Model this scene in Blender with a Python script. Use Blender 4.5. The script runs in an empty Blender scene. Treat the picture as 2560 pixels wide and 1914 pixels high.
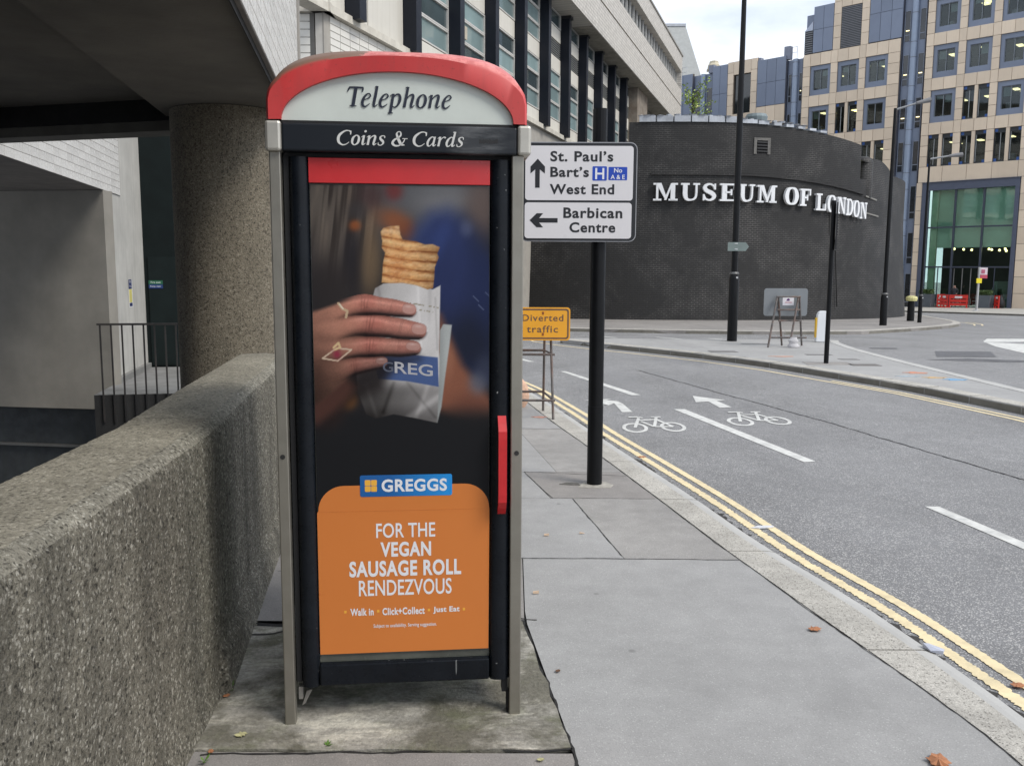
import bpy, bmesh, math, random
import numpy as np
from mathutils import Matrix, Vector
random.seed(7); rng = np.random.default_rng(7)
SC = bpy.context.scene; COL = SC.collection
R = math.radians

# ------------------------------------------------------------------ camera, sky, sun, exposure
CAM_H = 1.6
cam_d = bpy.data.cameras.new('camera'); cam = bpy.data.objects.new('camera', cam_d); COL.objects.link(cam)
cam_d.sensor_fit = 'HORIZONTAL'; cam_d.sensor_width = 36.0; cam_d.lens = 36.0 * 2200 / 2560
cam_d.clip_start = 0.05; cam_d.clip_end = 2000
PITCH = math.atan(279 / 2200.0)
cam.matrix_world = Matrix.Translation((0, 0, CAM_H)) @ Matrix.Rotation(math.pi / 2 - PITCH, 4, 'X') @ Matrix.Rotation(0.005, 4, 'Z')
SC.camera = cam

SUN_AZ, SUN_EL = R(124), R(48)          # azimuth clockwise from +Y; to the viewer's right
world = bpy.data.worlds.new('World'); SC.world = world; world.use_nodes = True
wn = world.node_tree.nodes; wl = world.node_tree.links; wn.clear()
w_out = wn.new('ShaderNodeOutputWorld'); w_bg = wn.new('ShaderNodeBackground'); w_bg.inputs[1].default_value = 0.1
w_sky = wn.new('ShaderNodeTexSky'); w_sky.sky_type = 'NISHITA'; w_sky.sun_disc = False
w_sky.sun_elevation = SUN_EL; w_sky.sun_rotation = SUN_AZ
w_tc = wn.new('ShaderNodeTexCoord'); w_map = wn.new('ShaderNodeMapping'); w_map.inputs['Scale'].default_value = (1, 1, 2.6)
w_n1 = wn.new('ShaderNodeTexNoise'); w_n1.inputs['Scale'].default_value = 2.1; w_n1.inputs['Detail'].default_value = 9; w_n1.inputs['Roughness'].default_value = 0.55
w_r1 = wn.new('ShaderNodeValToRGB')
w_r1.color_ramp.elements[0].position = 0.41; w_r1.color_ramp.elements[0].color = (4.0, 4.55, 5.6, 1)
w_r1.color_ramp.elements[1].position = 0.61; w_r1.color_ramp.elements[1].color = (7.9, 8.15, 8.6, 1)
w_mix = wn.new('ShaderNodeMix'); w_mix.data_type = 'RGBA'; w_mix.inputs[0].default_value = 0.93
wl.new(w_tc.outputs['Generated'], w_map.inputs[0]); wl.new(w_map.outputs[0], w_n1.inputs['Vector']); wl.new(w_n1.outputs[0], w_r1.inputs[0])
wl.new(w_sky.outputs[0], w_mix.inputs[6]); wl.new(w_r1.outputs[0], w_mix.inputs[7]); wl.new(w_mix.outputs[2], w_bg.inputs[0]); wl.new(w_bg.outputs[0], w_out.inputs[0])

sun_d = bpy.data.lights.new('sun', 'SUN'); sun_d.energy = 1.5; sun_d.angle = R(24); sun_d.color = (1, 0.95, 0.88)
sun = bpy.data.objects.new('sun', sun_d); COL.objects.link(sun)
sdir = Vector((math.sin(SUN_AZ) * math.cos(SUN_EL), math.cos(SUN_AZ) * math.cos(SUN_EL), math.sin(SUN_EL)))
sun.rotation_euler = sdir.to_track_quat('Z', 'Y').to_euler(); sun.location = sdir * 60
vs = SC.view_settings; vs.view_transform = 'Standard'; vs.look = 'None'; vs.exposure = 0.86; vs.gamma = 1; vs.use_curve_mapping = False
SC.render.film_transparent = False
SC.cycles.max_bounces = 5; SC.cycles.diffuse_bounces = 3; SC.cycles.glossy_bounces = 2; SC.cycles.transmission_bounces = 2; SC.cycles.transparent_max_bounces = 8; SC.cycles.sample_clamp_indirect = 6

# ------------------------------------------------------------------ materials
def new_mat(name):
    m = bpy.data.materials.new(name); m.use_nodes = True; nt = m.node_tree; nt.nodes.clear()
    out = nt.nodes.new('ShaderNodeOutputMaterial'); b = nt.nodes.new('ShaderNodeBsdfPrincipled'); nt.links.new(b.outputs[0], out.inputs[0])
    return m, nt, b
class NT:
    """small node helper"""
    def __init__(s, nt): s.nt = nt; s.n = nt.nodes; s.l = nt.links
    def new(s, t, **k):
        x = s.n.new(t)
        for a, v in k.items(): setattr(x, a, v)
        return x
    def coord(s, which='Object'): return s.new('ShaderNodeTexCoord').outputs[which]
    def mapping(s, v, scale=(1, 1, 1), loc=(0, 0, 0)):
        m = s.new('ShaderNodeMapping'); m.inputs['Scale'].default_value = scale; m.inputs['Location'].default_value = loc; s.l.new(v, m.inputs[0]); return m.outputs[0]
    def noise(s, v, scale, detail=4, rough=.55, dist=0):
        x = s.new('ShaderNodeTexNoise'); x.inputs['Scale'].default_value = scale; x.inputs['Detail'].default_value = detail
        x.inputs['Roughness'].default_value = rough; x.inputs['Distortion'].default_value = dist; s.l.new(v, x.inputs['Vector']); return x.outputs[0]
    def voro(s, v, scale, feature='F1', out='Distance'):
        x = s.new('ShaderNodeTexVoronoi', feature=feature); x.inputs['Scale'].default_value = scale; s.l.new(v, x.inputs['Vector']); return x.outputs[out]
    def ramp(s, v, *stops):
        x = s.new('ShaderNodeValToRGB'); e = x.color_ramp.elements
        while len(e) < len(stops): e.new(0.5)
        for i, (p, c) in enumerate(stops):
            e[i].position = p; e[i].color = (c, c, c, 1) if isinstance(c, (int, float)) else tuple(c) + (1,)
        s.l.new(v, x.inputs[0]); return x.outputs[0]
    def mix(s, f, a, b, mode='MIX'):
        x = s.new('ShaderNodeMix', data_type='RGBA', blend_type=mode)
        for i, v in ((0, f), (6, a), (7, b)):
            if isinstance(v, (int, float)): x.inputs[i].default_value = v if i == 0 else (v, v, v, 1)
            elif isinstance(v, tuple): x.inputs[i].default_value = v + (1,)
            else: s.l.new(v, x.inputs[i])
        return x.outputs[2]
    def math(s, op, a, b=0.0):
        x = s.new('ShaderNodeMath', operation=op)
        for i, v in ((0, a), (1, b)):
            if isinstance(v, (int, float)): x.inputs[i].default_value = v
            else: s.l.new(v, x.inputs[i])
        return x.outputs[0]
    def bump(s, h, strength=.5, dist=.01, normal=None):
        x = s.new('ShaderNodeBump'); x.inputs['Strength'].default_value = strength; x.inputs['Distance'].default_value = dist
        s.l.new(h, x.inputs['Height'])
        if normal: s.l.new(normal, x.inputs['Normal'])
        return x.outputs[0]

MATS = {}
def mat(name, col, rough=.6, metal=0., spec=.5, var=.12, vscale=3., bump=0., bscale=80., bdist=.004, rnd=0., emit=0., stain=0., stain_col=(.05, .045, .035), streak=0., coat=0.):
    if name in MATS: return MATS[name]
    m, nt, b = new_mat(name); h = NT(nt); co = h.coord()
    c = tuple(col)
    n1 = h.noise(co, vscale, 6, .6)
    f = h.ramp(n1, (.3, 1 - var), (.72, 1 + var))
    colr = h.mix(1.0, c, f, 'MULTIPLY')
    if rnd:
        oi = h.new('ShaderNodeObjectInfo').outputs['Random']
        colr = h.mix(1.0, colr, h.ramp(oi, (0, 1 - rnd), (1, 1 + rnd)), 'MULTIPLY')
    if stain:
        n2 = h.noise(co, vscale * .45 + .3, 8, .65, .4)
        colr = h.mix(h.math('MULTIPLY', h.ramp(n2, (.45, 0.), (.72, 1.)), stain), colr, stain_col)
    if streak:
        n3 = h.noise(h.mapping(co, (9, 9, .35)), 1.0, 5, .6)
        colr = h.mix(h.math('MULTIPLY', h.ramp(n3, (.48, 0.), (.75, 1.)), streak), colr, stain_col)
    nt.links.new(colr, b.inputs['Base Color'])
    b.inputs['Metallic'].default_value = metal; b.inputs['Specular IOR Level'].default_value = spec
    rr = h.ramp(h.noise(co, vscale * 3, 4), (.3, max(rough - .08, 0.02)), (.7, min(rough + .08, 1)))
    nt.links.new(rr, b.inputs['Roughness'])
    if coat: b.inputs['Coat Weight'].default_value = coat; b.inputs['Coat Roughness'].default_value = .15
    if bump:
        nt.links.new(h.bump(h.noise(co, bscale, 5, .6), bump, bdist), b.inputs['Normal'])
    if emit:
        b.inputs['Emission Color'].default_value = c + (1,); b.inputs['Emission Strength'].default_value = emit
    MATS[name] = m; return m

def agg_mat(name, dark, mid, light, scale=75., bs=1.0, grime=.5, coarse=1.0):
    """bush-hammered exposed-aggregate concrete"""
    m, nt, b = new_mat(name); h = NT(nt); co = h.coord()
    warp = h.noise(co, 30, 3)
    cow = h.new('ShaderNodeVectorMath', operation='ADD'); h.l.new(co, cow.inputs[0])
    sc = h.new('ShaderNodeVectorMath', operation='SCALE'); h.l.new(warp, sc.inputs[0]); sc.inputs['Scale'].default_value = .02
    h.l.new(sc.outputs[0], cow.inputs[1]); cv = cow.outputs[0]
    v1 = h.voro(cv, scale); v1c = h.voro(cv, scale, out='Color'); v2 = h.voro(cv, scale * 2.3)
    cell = h.new('ShaderNodeSeparateColor'); h.l.new(v1c, cell.inputs[0])
    n1 = h.noise(co, 60, 6, .7); n2 = h.noise(co, 2.2, 6, .6); n3 = h.noise(h.mapping(co, (5, 5, .6)), 1.0, 5, .6)
    n4 = h.noise(cv, scale * .55, 5, .75); n5 = h.noise(co, scale * 1.7, 4, .7)
    base = h.ramp(n4, (.34, dark), (.47, mid), (.56, mid), (.68, light))
    base = h.mix(h.math('MULTIPLY', h.ramp(cell.outputs[0], (.62, 0.), (.8, 1.)), h.ramp(v1, (.3, .8), (.55, 0.))), base, light)
    base = h.mix(h.math('MULTIPLY', h.ramp(cell.outputs[1], (.72, 0.), (.8, 1.)), h.ramp(v1, (.3, .85), (.55, 0.))), base, tuple(x * .5 for x in dark))
    base = h.mix(h.ramp(n5, (.52, 0.), (.68, .7)), base, tuple(x * .35 for x in dark))
    base = h.mix(1., base, h.ramp(n2, (.3, .8), (.7, 1.15)), 'MULTIPLY')
    base = h.mix(h.math('MULTIPLY', h.ramp(n3, (.45, 0.), (.7, 1.)), grime), base, tuple(x * .6 for x in dark))
    nt.links.new(base, b.inputs['Base Color']); b.inputs['Roughness'].default_value = .85; b.inputs['Specular IOR Level'].default_value = .35
    hgt = h.math('ADD', h.math('MULTIPLY', n4, 1.3), h.math('ADD', h.math('MULTIPLY', n5, -.6), h.math('MULTIPLY', h.ramp(v1, (0, 1.), (.7, 0.)), .22)))
    nt.links.new(h.bump(hgt, bs, .012 * coarse), b.inputs['Normal']); MATS[name] = m; return m

def asphalt_mat(name, base, stone, scale=110., amount=.35, bump=.6, patch=.18, oil=.3, trk=.0, gap=.6):
    m, nt, b = new_mat(name); h = NT(nt); co = h.coord()
    v = h.voro(co, scale); vc = h.voro(co, scale, out='Color'); sep = h.new('ShaderNodeSeparateColor'); h.l.new(vc, sep.inputs[0])
    n1 = h.noise(co, .55, 8, .6); n2 = h.noise(co, 6., 6, .6); n3 = h.noise(co, 180., 3, .6)
    st = h.math('MULTIPLY', h.ramp(sep.outputs[0], (1 - amount - .05, 0.), (1 - amount + .12, 1.)), h.ramp(v, (.35, 1.), (.6, .2)))
    c = h.mix(st, base, stone)
    c = h.mix(h.ramp(v, (.45, 0.), (.8, gap)), c, tuple(x * .3 for x in base))
    c = h.mix(1., c, h.ramp(n1, (.3, 1 - patch), (.7, 1 + patch)), 'MULTIPLY')
    c = h.mix(1., c, h.ramp(n2, (.3, 1 - patch * .6), (.7, 1 + patch * .5)), 'MULTIPLY')
    c = h.mix(h.math('MULTIPLY', h.ramp(h.noise(h.mapping(co, (1, .25, 1)), .9, 6, .6, .5), (.55, 0.), (.75, 1.)), oil), c, tuple(x * .5 for x in base))
    gum = h.math('MULTIPLY', h.ramp(h.voro(co, 2.6), (.03, 1.), (.05, 0.)), h.ramp(h.noise(co, .8, 3), (.42, 0.), (.5, .75)))
    c = h.mix(gum, c, tuple(x * .55 for x in base)); c = h.mix(h.math('MULTIPLY', h.ramp(h.noise(h.mapping(co, (1, 1, 1), (5, 9, 0)), 1.7, 9, .72, .6), (.56, 0.), (.7, 1.)), oil * .8), c, tuple(x * .72 for x in base))
    c = h.mix(h.ramp(h.noise(h.mapping(co, (1.3, .10, 1)), 1., 4, .5), (.35, .0), (.7, trk)), c, tuple(min(x * 1.25, 1) for x in base))
    nt.links.new(c, b.inputs['Base Color']); b.inputs['Roughness'].default_value = .8; b.inputs['Specular IOR Level'].default_value = .4
    hh = h.math('ADD', h.ramp(v, (0, 1.), (.8, 0.)), h.math('MULTIPLY', n3, .5))
    nt.links.new(h.bump(hh, bump, .006), b.inputs['Normal']); MATS[name] = m; return m

def brick_mat(name, c1, c2, mortar, bw=.215, bh=.075, ms=.011, mvar=.93, bump=.5, smear=.3):
    m, nt, b = new_mat(name); h = NT(nt); uv = h.coord('UV')
    br = h.new('ShaderNodeTexBrick'); br.inputs['Scale'].default_value = 1.; br.inputs['Brick Width'].default_value = bw; br.inputs['Row Height'].default_value = bh
    br.inputs['Mortar Size'].default_value = ms; br.inputs['Mortar Smooth'].default_value = .15; br.inputs['Bias'].default_value = 0.
    br.inputs['Color1'].default_value = c1 + (1,); br.inputs['Color2'].default_value = c2 + (1,); br.inputs['Mortar'].default_value = mortar + (1,)
    h.l.new(uv, br.inputs['Vector'])
    n = h.noise(uv, .42, 8, .72, .3); n2 = h.noise(uv, 3.5, 5, .6)
    soot = h.math('MULTIPLY', h.ramp(n, (.36, 0.), (.54, 1.)), mvar)
    c = h.mix(soot, br.outputs['Color'], c1)
    c = h.mix(1., c, h.ramp(n2, (.3, .82), (.7, 1.2)), 'MULTIPLY')
    c = h.mix(h.math('MULTIPLY', h.ramp(h.noise(h.mapping(uv, (2.5, .25, 1)), 1., 6, .6), (.52, 0.), (.75, 1.)), smear), c, tuple(x * 1.25 + .003 for x in c1))
    nt.links.new(c, b.inputs['Base Color']); b.inputs['Roughness'].default_value = .6; b.inputs['Specular IOR Level'].default_value = .4
    nt.links.new(h.bump(h.math('SUBTRACT', 1., br.outputs['Fac']), bump, .008), b.inputs['Normal']); MATS[name] = m; return m

def glass_mat(name, tint, refl=.5, rough=.03, trans=.7):
    """clear pane: part mirror, part see-through"""
    m, nt, b = new_mat(name); h = NT(nt)
    for n in list(nt.nodes):
        if n.type == 'BSDF_PRINCIPLED': nt.nodes.remove(n)
    out = [n for n in nt.nodes if n.type == 'OUTPUT_MATERIAL'][0]
    tr = h.new('ShaderNodeBsdfTransparent'); tr.inputs[0].default_value = tuple(tint) + (1,)
    gl = h.new('ShaderNodeBsdfGlossy'); gl.inputs['Roughness'].default_value = rough; gl.inputs[0].default_value = (.9, .95, .95, 1)
    fr = h.new('ShaderNodeFresnel'); fr.inputs[0].default_value = 1.5
    mx = h.new('ShaderNodeMixShader'); nt.links.new(h.math('MINIMUM', h.math('ADD', h.math('MULTIPLY', fr.outputs[0], 1.2), refl * .1), .95), mx.inputs[0])
    wob = h.noise(h.coord(), 1.3, 2); nt.links.new(h.bump(wob, .04, .05), gl.inputs['Normal'])
    nt.links.new(tr.outputs[0], mx.inputs[1]); nt.links.new(gl.outputs[0], mx.inputs[2]); nt.links.new(mx.outputs[0], out.inputs[0]); MATS[name] = m; return m

# ------------------------------------------------------------------ geometry helpers
class Frame:
    """vertical plane: s runs along it, n points out of it towards the viewer, z is up"""
    def __init__(f, o, e):
        L = math.hypot(*e); f.o = o; f.e = (e[0] / L, e[1] / L); f.n = (f.e[1], -f.e[0])
    def p(f, s, n, z): return (f.o[0] + f.e[0] * s + f.n[0] * n, f.o[1] + f.e[1] * s + f.n[1] * n, z)
WORLD = Frame((0, 0), (1, 0))          # s = x, n = -y
class MB:
    def __init__(s): s.v = []; s.f = []
    def add(s, vs, fs):
        o = len(s.v); s.v += [tuple(v) for v in vs]; s.f += [tuple(i + o for i in f) for f in fs]; return s
    def box(s, fr, s0, s1, n0, n1, z0, z1):
        if s0 > s1: s0, s1 = s1, s0
        if n0 > n1: n0, n1 = n1, n0
        P = [fr.p(a, b, c) for c in (z0, z1) for a, b in ((s0, n1), (s1, n1), (s1, n0), (s0, n0))]
        return s.add(P, [(3, 2, 1, 0), (4, 5, 6, 7), (0, 1, 5, 4), (1, 2, 6, 5), (2, 3, 7, 6), (3, 0, 4, 7)])
    def wbox(s, x0, x1, y0, y1, z0, z1): return s.box(WORLD, x0, x1, -y1, -y0, z0, z1)
    def prism(s, fr, poly, n0, n1):
        """polygon in (s,z), counter-clockwise seen from +n, extruded n0..n1 (n1 is the front)"""
        k = len(poly); V = [fr.p(a, n1, b) for a, b in poly] + [fr.p(a, n0, b) for a, b in poly]
        F = [tuple(range(k)), tuple(range(2 * k - 1, k - 1, -1))] + [(i, i + k, (i + 1) % k + k, (i + 1) % k) for i in range(k)]
        return s.add(V, F)
    def slab(s, poly, z0, z1):
        """ground polygon (x,y) counter-clockwise, z may be a function of (x,y)"""
        k = len(poly); g = (lambda z, p: z(*p) if callable(z) else z)
        V = [(x, y, g(z1, (x, y))) for x, y in poly] + [(x, y, g(z0, (x, y))) for x, y in poly]
        return s.add(V, [tuple(range(k)), tuple(range(2 * k - 1, k - 1, -1))] + [(i, i + k, (i + 1) % k + k, (i + 1) % k) for i in range(k)])
    def tube(s, p0, p1, r0, r1=None, k=12, caps=True):
        r1 = r0 if r1 is None else r1; a = Vector(p0); b = Vector(p1); d = (b - a).normalized()
        u = d.orthogonal().normalized(); w = d.cross(u); V = []
        for c, r in ((a, r0), (b, r1)):
            V += [tuple(c + (u * math.cos(t) + w * math.sin(t)) * r) for t in (2 * math.pi * i / k for i in range(k))]
        F = [(i, (i + 1) % k, (i + 1) % k + k, i + k) for i in range(k)]
        if caps: F += [tuple(range(k - 1, -1, -1)), tuple(range(k, 2 * k))]
        return s.add(V, F)
    def lathe(s, c, prof, k=24):
        V = []; F = []
        for r, z in prof: V += [(c[0] + r * math.cos(2 * math.pi * i / k), c[1] + r * math.sin(2 * math.pi * i / k), c[2] + z) for i in range(k)]
        for j in range(len(prof) - 1):
            F += [(j * k + i, j * k + (i + 1) % k, (j + 1) * k + (i + 1) % k, (j + 1) * k + i) for i in range(k)]
        F += [tuple(range(k - 1, -1, -1)), tuple(range((len(prof) - 1) * k, len(prof) * k))]
        return s.add(V, F)
    def sheet(s, rows):
        """grid of points"""
        n = len(rows[0]); V = [p for r in rows for p in r]
        return s.add(V, [(j * n + i, j * n + i + 1, (j + 1) * n + i + 1, (j + 1) * n + i) for j in range(len(rows) - 1) for i in range(n - 1)])
    def build(s, name, m, root=None, bevel=0., seg=2, smooth=False, uv=None, parent=None):
        off = Vector(root.location) if root is not None else Vector((0, 0, 0))
        me = bpy.data.meshes.new(name); me.from_pydata([tuple(Vector(v) - off) for v in s.v], [], s.f); me.update()
        if bevel:
            bm = bmesh.new(); bm.from_mesh(me)
            es = [e for e in bm.edges if len(e.link_faces) == 2 and e.calc_face_angle(0) > .5]
            bmesh.ops.bevel(bm, geom=es, offset=bevel, segments=seg, profile=.5, affect='EDGES', clamp_overlap=True); bm.to_mesh(me); bm.free()
        if uv:
            lay = me.uv_layers.new(name='UVMap')
            for lp in me.loops: lay.data[lp.index].uv = uv(Vector(me.vertices[lp.vertex_index].co) + off)
        if smooth:
            me.polygons.foreach_set('use_smooth', [True] * len(me.polygons)); 
            try: me.set_sharp_from_angle(angle=R(40))
            except Exception: pass
        me.materials.append(m); o = bpy.data.objects.new(name, me); COL.objects.link(o)
        if root is not None: o.parent = parent or root
        return o
def thing(name, loc, label, cat, group=None):
    o = bpy.data.objects.new(name, None); COL.objects.link(o); o.location = loc; o.empty_display_size = .2
    o['label'] = label; o['category'] = cat
    if group: o['group'] = group
    return o
def tag(o, label, cat=None, group=None, kind=None):
    o['label'] = label
    if cat: o['category'] = cat
    if group: o['group'] = group
    if kind: o['kind'] = kind
    return o
def struct(o): o['kind'] = 'structure'; return o
def piece(name, me, root, loc, rot=None, parent=None, scale=None):
    """object sharing mesh data, at a world position, parented to root (which has no rotation)"""
    o = bpy.data.objects.new(name, me); COL.objects.link(o); o.parent = parent or root
    o.location = Vector(loc) - (Vector(root.location) if root is not None else Vector((0, 0, 0)))
    if rot: o.rotation_euler = rot
    if scale: o.scale = scale
    return o
def unit_box(name, sx, sy, sz, m, bevel=0.):
    b = MB().wbox(-sx / 2, sx / 2, -sy / 2, sy / 2, -sz / 2, sz / 2); o = b.build(name, m, None, bevel=bevel, seg=1); me = o.data; bpy.data.objects.remove(o); return me
def gz(y): return -.022 * max(0., y - 22.)          # the street falls away gently beyond 22 m
def road_z(x, y): return -.1 + gz(y)
def pave_z(x, y): return gz(y)

# ------------------------------------------------------------------ lettering
def font_mesh(body, bold=0., shear=0., space=1.):
    c = bpy.data.curves.new('text', 'FONT'); c.body = body; c.offset = bold; c.shear = shear; c.space_character = space; c.resolution_u = 4
    o = bpy.data.objects.new('text', c); COL.objects.link(o); bpy.context.view_layer.update()
    dg = bpy.context.evaluated_depsgraph_get(); me = bpy.data.meshes.new_from_object(o.evaluated_get(dg))
    V = [tuple(v.co) for v in me.vertices]; F = [tuple(p.vertices) for p in me.polygons]
    bpy.data.objects.remove(o); bpy.data.curves.remove(c); bpy.data.meshes.remove(me); return V, F
def lettering(name, body, fr, box, n, m, root, parent=None, bold=0., shear=0., space=1., tilt=0.):
    """flat print of a line of text filling the box (s0, s1, z0, z1) on the plane"""
    V, F = font_mesh(body, bold, shear, space); s0, s1, z0, z1 = box
    xs = [v[0] for v in V]; ys = [v[1] for v in V]; ax, bx, ay, by = min(xs), max(xs), min(ys), max(ys)
    b = MB(); b.add([fr.p(s0 + (x - ax) / (bx - ax) * (s1 - s0), n, z0 + (y - ay) / (by - ay) * (z1 - z0) + tilt * (x - ax) / (bx - ax) * (s1 - s0)) for x, y, _ in V], F)
    return b.build(name, m, root, parent=parent)
def spline(pts, k=6, closed=False):
    P = [np.array(p, float) for p in pts]; out = []; n = len(P)
    for i in range(n if closed else n - 1):
        if closed: a, b, c, d = P[(i - 1) % n], P[i], P[(i + 1) % n], P[(i + 2) % n]
        else: a, b, c, d = P[max(i - 1, 0)], P[i], P[i + 1], P[min(i + 2, n - 1)]
        for t in np.arange(k) / k:
            out.append(.5 * ((2 * b) + (-a + c) * t + (2 * a - 5 * b + 4 * c - d) * t * t + (-a + 3 * b - 3 * c + d) * t ** 3))
    if not closed: out.append(P[-1])
    return out
PEN = [1.]
def ribbon(pts, closed=False, smooth=True):
    """pen stroke: points (x, y, width) -> list of quads as (left, right) pairs"""
    S = spline(pts, 6, closed) if smooth else [np.array(p, float) for p in pts]
    n = len(S); L = []
    for i in range(n):
        a = S[(i - 1) % n] if closed or i > 0 else S[0]; b = S[(i + 1) % n] if closed or i < n - 1 else S[-1]
        t = (b - a)[:2]; t = t / (np.hypot(*t) + 1e-9); nn = np.array([-t[1], t[0]]); w = (max(S[i][2], .004) * PEN[0] + (PEN[0] - 1) * .03) / 2
        L.append((S[i][:2] + nn * w, S[i][:2] - nn * w))
    if closed: L.append(L[0])
    return L
# italic old-style serif drawn with pen strokes: (advance, [strokes]); a stroke is a list of (x, y, width), 'o' first marks a closed ring
K, H_ = .092, .034
IT = {
 'T': (.60, [[(.06, .50, .02), (.085, .60, .05), (.12, .665, .04)], [(.09, .655, .045), (.33, .66, .05), (.62, .655, .045)], [(.60, .66, .04), (.615, .60, .05), (.61, .50, .02)], [(.35, .655, .1), (.35, .02, .1)], [(.22, .012, .028), (.48, .012, .028)]]),
 'C': (.66, [[(.60, .50, .025), (.585, .62, .05), (.48, .675, .034), (.32, .655, .055), (.14, .50, .095), (.085, .33, .105), (.14, .12, .085), (.32, -.005, .05), (.48, .02, .034), (.60, .13, .022)], [(.595, .67, .025), (.60, .56, .045), (.605, .48, .02)]]),
 'e': (.41, [[(.10, .23, .025), (.25, .285, .03), (.335, .37, .05), (.27, .455, .03), (.16, .40, .055), (.085, .24, .085), (.10, .07, .075), (.20, .0, .045), (.36, .11, .02)]]),
 'l': (.25, [[(.04, .69, .02), (.115, .715, .035)], [(.12, .72, .075), (.115, .4, .085), (.105, .10, .08), (.145, .012, .04), (.245, .09, .018)]]),
 'p': (.50, [[(.0, .38, .018), (.085, .455, .03)], [(.115, .47, .08), (.115, -.20, .085)], [(.02, -.205, .028), (.22, -.205, .028)], [(.13, .34, .03), (.23, .445, .045), (.345, .43, .06), (.395, .27, .09), (.345, .08, .06), (.23, .0, .035), (.13, .06, .03)]]),
 'h': (.50, [[(.03, .69, .02), (.11, .715, .035)], [(.12, .72, .08), (.105, .0, .085)], [(.125, .25, .025), (.21, .40, .035), (.33, .455, .055), (.375, .37, .08), (.35, .10, .08), (.385, .012, .04), (.48, .09, .018)]]),
 'o': (.46, ['o', (.22, .46, .035), (.10, .36, .075), (.075, .22, .09), (.10, .08, .065), (.20, .0, .035), (.33, .08, .075), (.365, .24, .09), (.33, .39, .065)]),
 'n': (.51, [[(.0, .37, .018), (.07, .445, .03)], [(.10, .465, .075), (.10, .0, .085)], [(.115, .25, .025), (.21, .40, .035), (.33, .455, .055), (.375, .37, .08), (.35, .10, .08), (.385, .012, .04), (.48, .09, .018)]]),
 'i': (.25, [[(.0, .37, .018), (.075, .445, .03)], [(.105, .465, .075), (.10, .10, .08), (.135, .012, .04), (.235, .09, .018)], ['o', (.135, .625, .04), (.10, .655, .04), (.135, .69, .04), (.17, .655, .04)]]),
 's': (.37, [[(.30, .345, .025), (.285, .43, .035), (.20, .462, .03), (.10, .40, .06), (.13, .29, .08), (.24, .20, .085), (.275, .09, .06), (.18, .0, .03), (.07, .03, .035), (.045, .13, .02)]]),
 'a': (.50, [[(.345, .38, .04), (.25, .455, .035), (.13, .36, .07), (.075, .18, .085), (.12, .02, .055), (.22, .03, .03), (.335, .20, .025)], [(.365, .465, .06), (.345, .12, .08), (.38, .012, .04), (.475, .09, .018)]]),
 'r': (.38, [[(.0, .37, .018), (.07, .445, .03)], [(.105, .465, .075), (.10, .0, .085)], [(.115, .23, .025), (.20, .40, .03), (.30, .455, .045), (.355, .40, .06)]]),
 'd': (.51, [[(.345, .38, .04), (.25, .455, .035), (.13, .36, .07), (.075, .18, .085), (.12, .02, .055), (.22, .03, .03), (.335, .20, .025)], [(.27, .69, .02), (.36, .715, .035)], [(.37, .72, .075), (.345, .12, .08), (.38, .012, .04), (.475, .09, .018)]]),
 '&': (.72, [[(.62, .33, .03), (.57, .16, .045), (.42, .01, .05), (.22, .0, .07), (.09, .12, .09), (.15, .28, .08), (.30, .37, .06), (.395, .50, .06), (.36, .645, .04), (.26, .67, .035), (.20, .58, .06), (.25, .44, .08), (.38, .22, .1), (.50, .06, .085), (.66, .03, .025)], [(.50, .34, .028), (.74, .34, .028)]]),
 ' ': (.24, []),
}
def italic_print(name, body, fr, box, n, m, root, parent=None, slant=.2, pen=1.18):
    PEN[0] = pen
    """pen-drawn italic: fills box s0..s1, cap line z1, base line z0; strokes are laid a hair over one another"""
    s0, s1, z0, z1 = box; quads = []; x = 0.
    for ch in body:
        adv, strokes = IT[ch]
        if strokes and strokes[0] == 'o': strokes = [strokes]
        for st in strokes:
            closed = st[0] == 'o'; rb = ribbon(st[1:] if closed else st, closed)
            quads.append([[(q[0] + x + slant * q[1], q[1]) for q in pr] for pr in rb])
        x += adv
    PEN[0] = 1.
    xs = [q[0] for st in quads for pr in st for q in pr]; a, bx = min(xs), max(xs); kz = (z1 - z0) / .68; ks = (s1 - s0) / (bx - a)
    b = MB()
    for i, st in enumerate(quads):
        d = n + .00012 * (i % 6); V = [fr.p(s0 + (q[0] - a) * ks, d, z0 + q[1] * kz) for pr in st for q in pr]
        b.add(V, [(2 * j, 2 * j + 1, 2 * j + 3, 2 * j + 2) for j in range(len(st) - 1)])
    return b.build(name, m, root, parent=parent)

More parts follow.
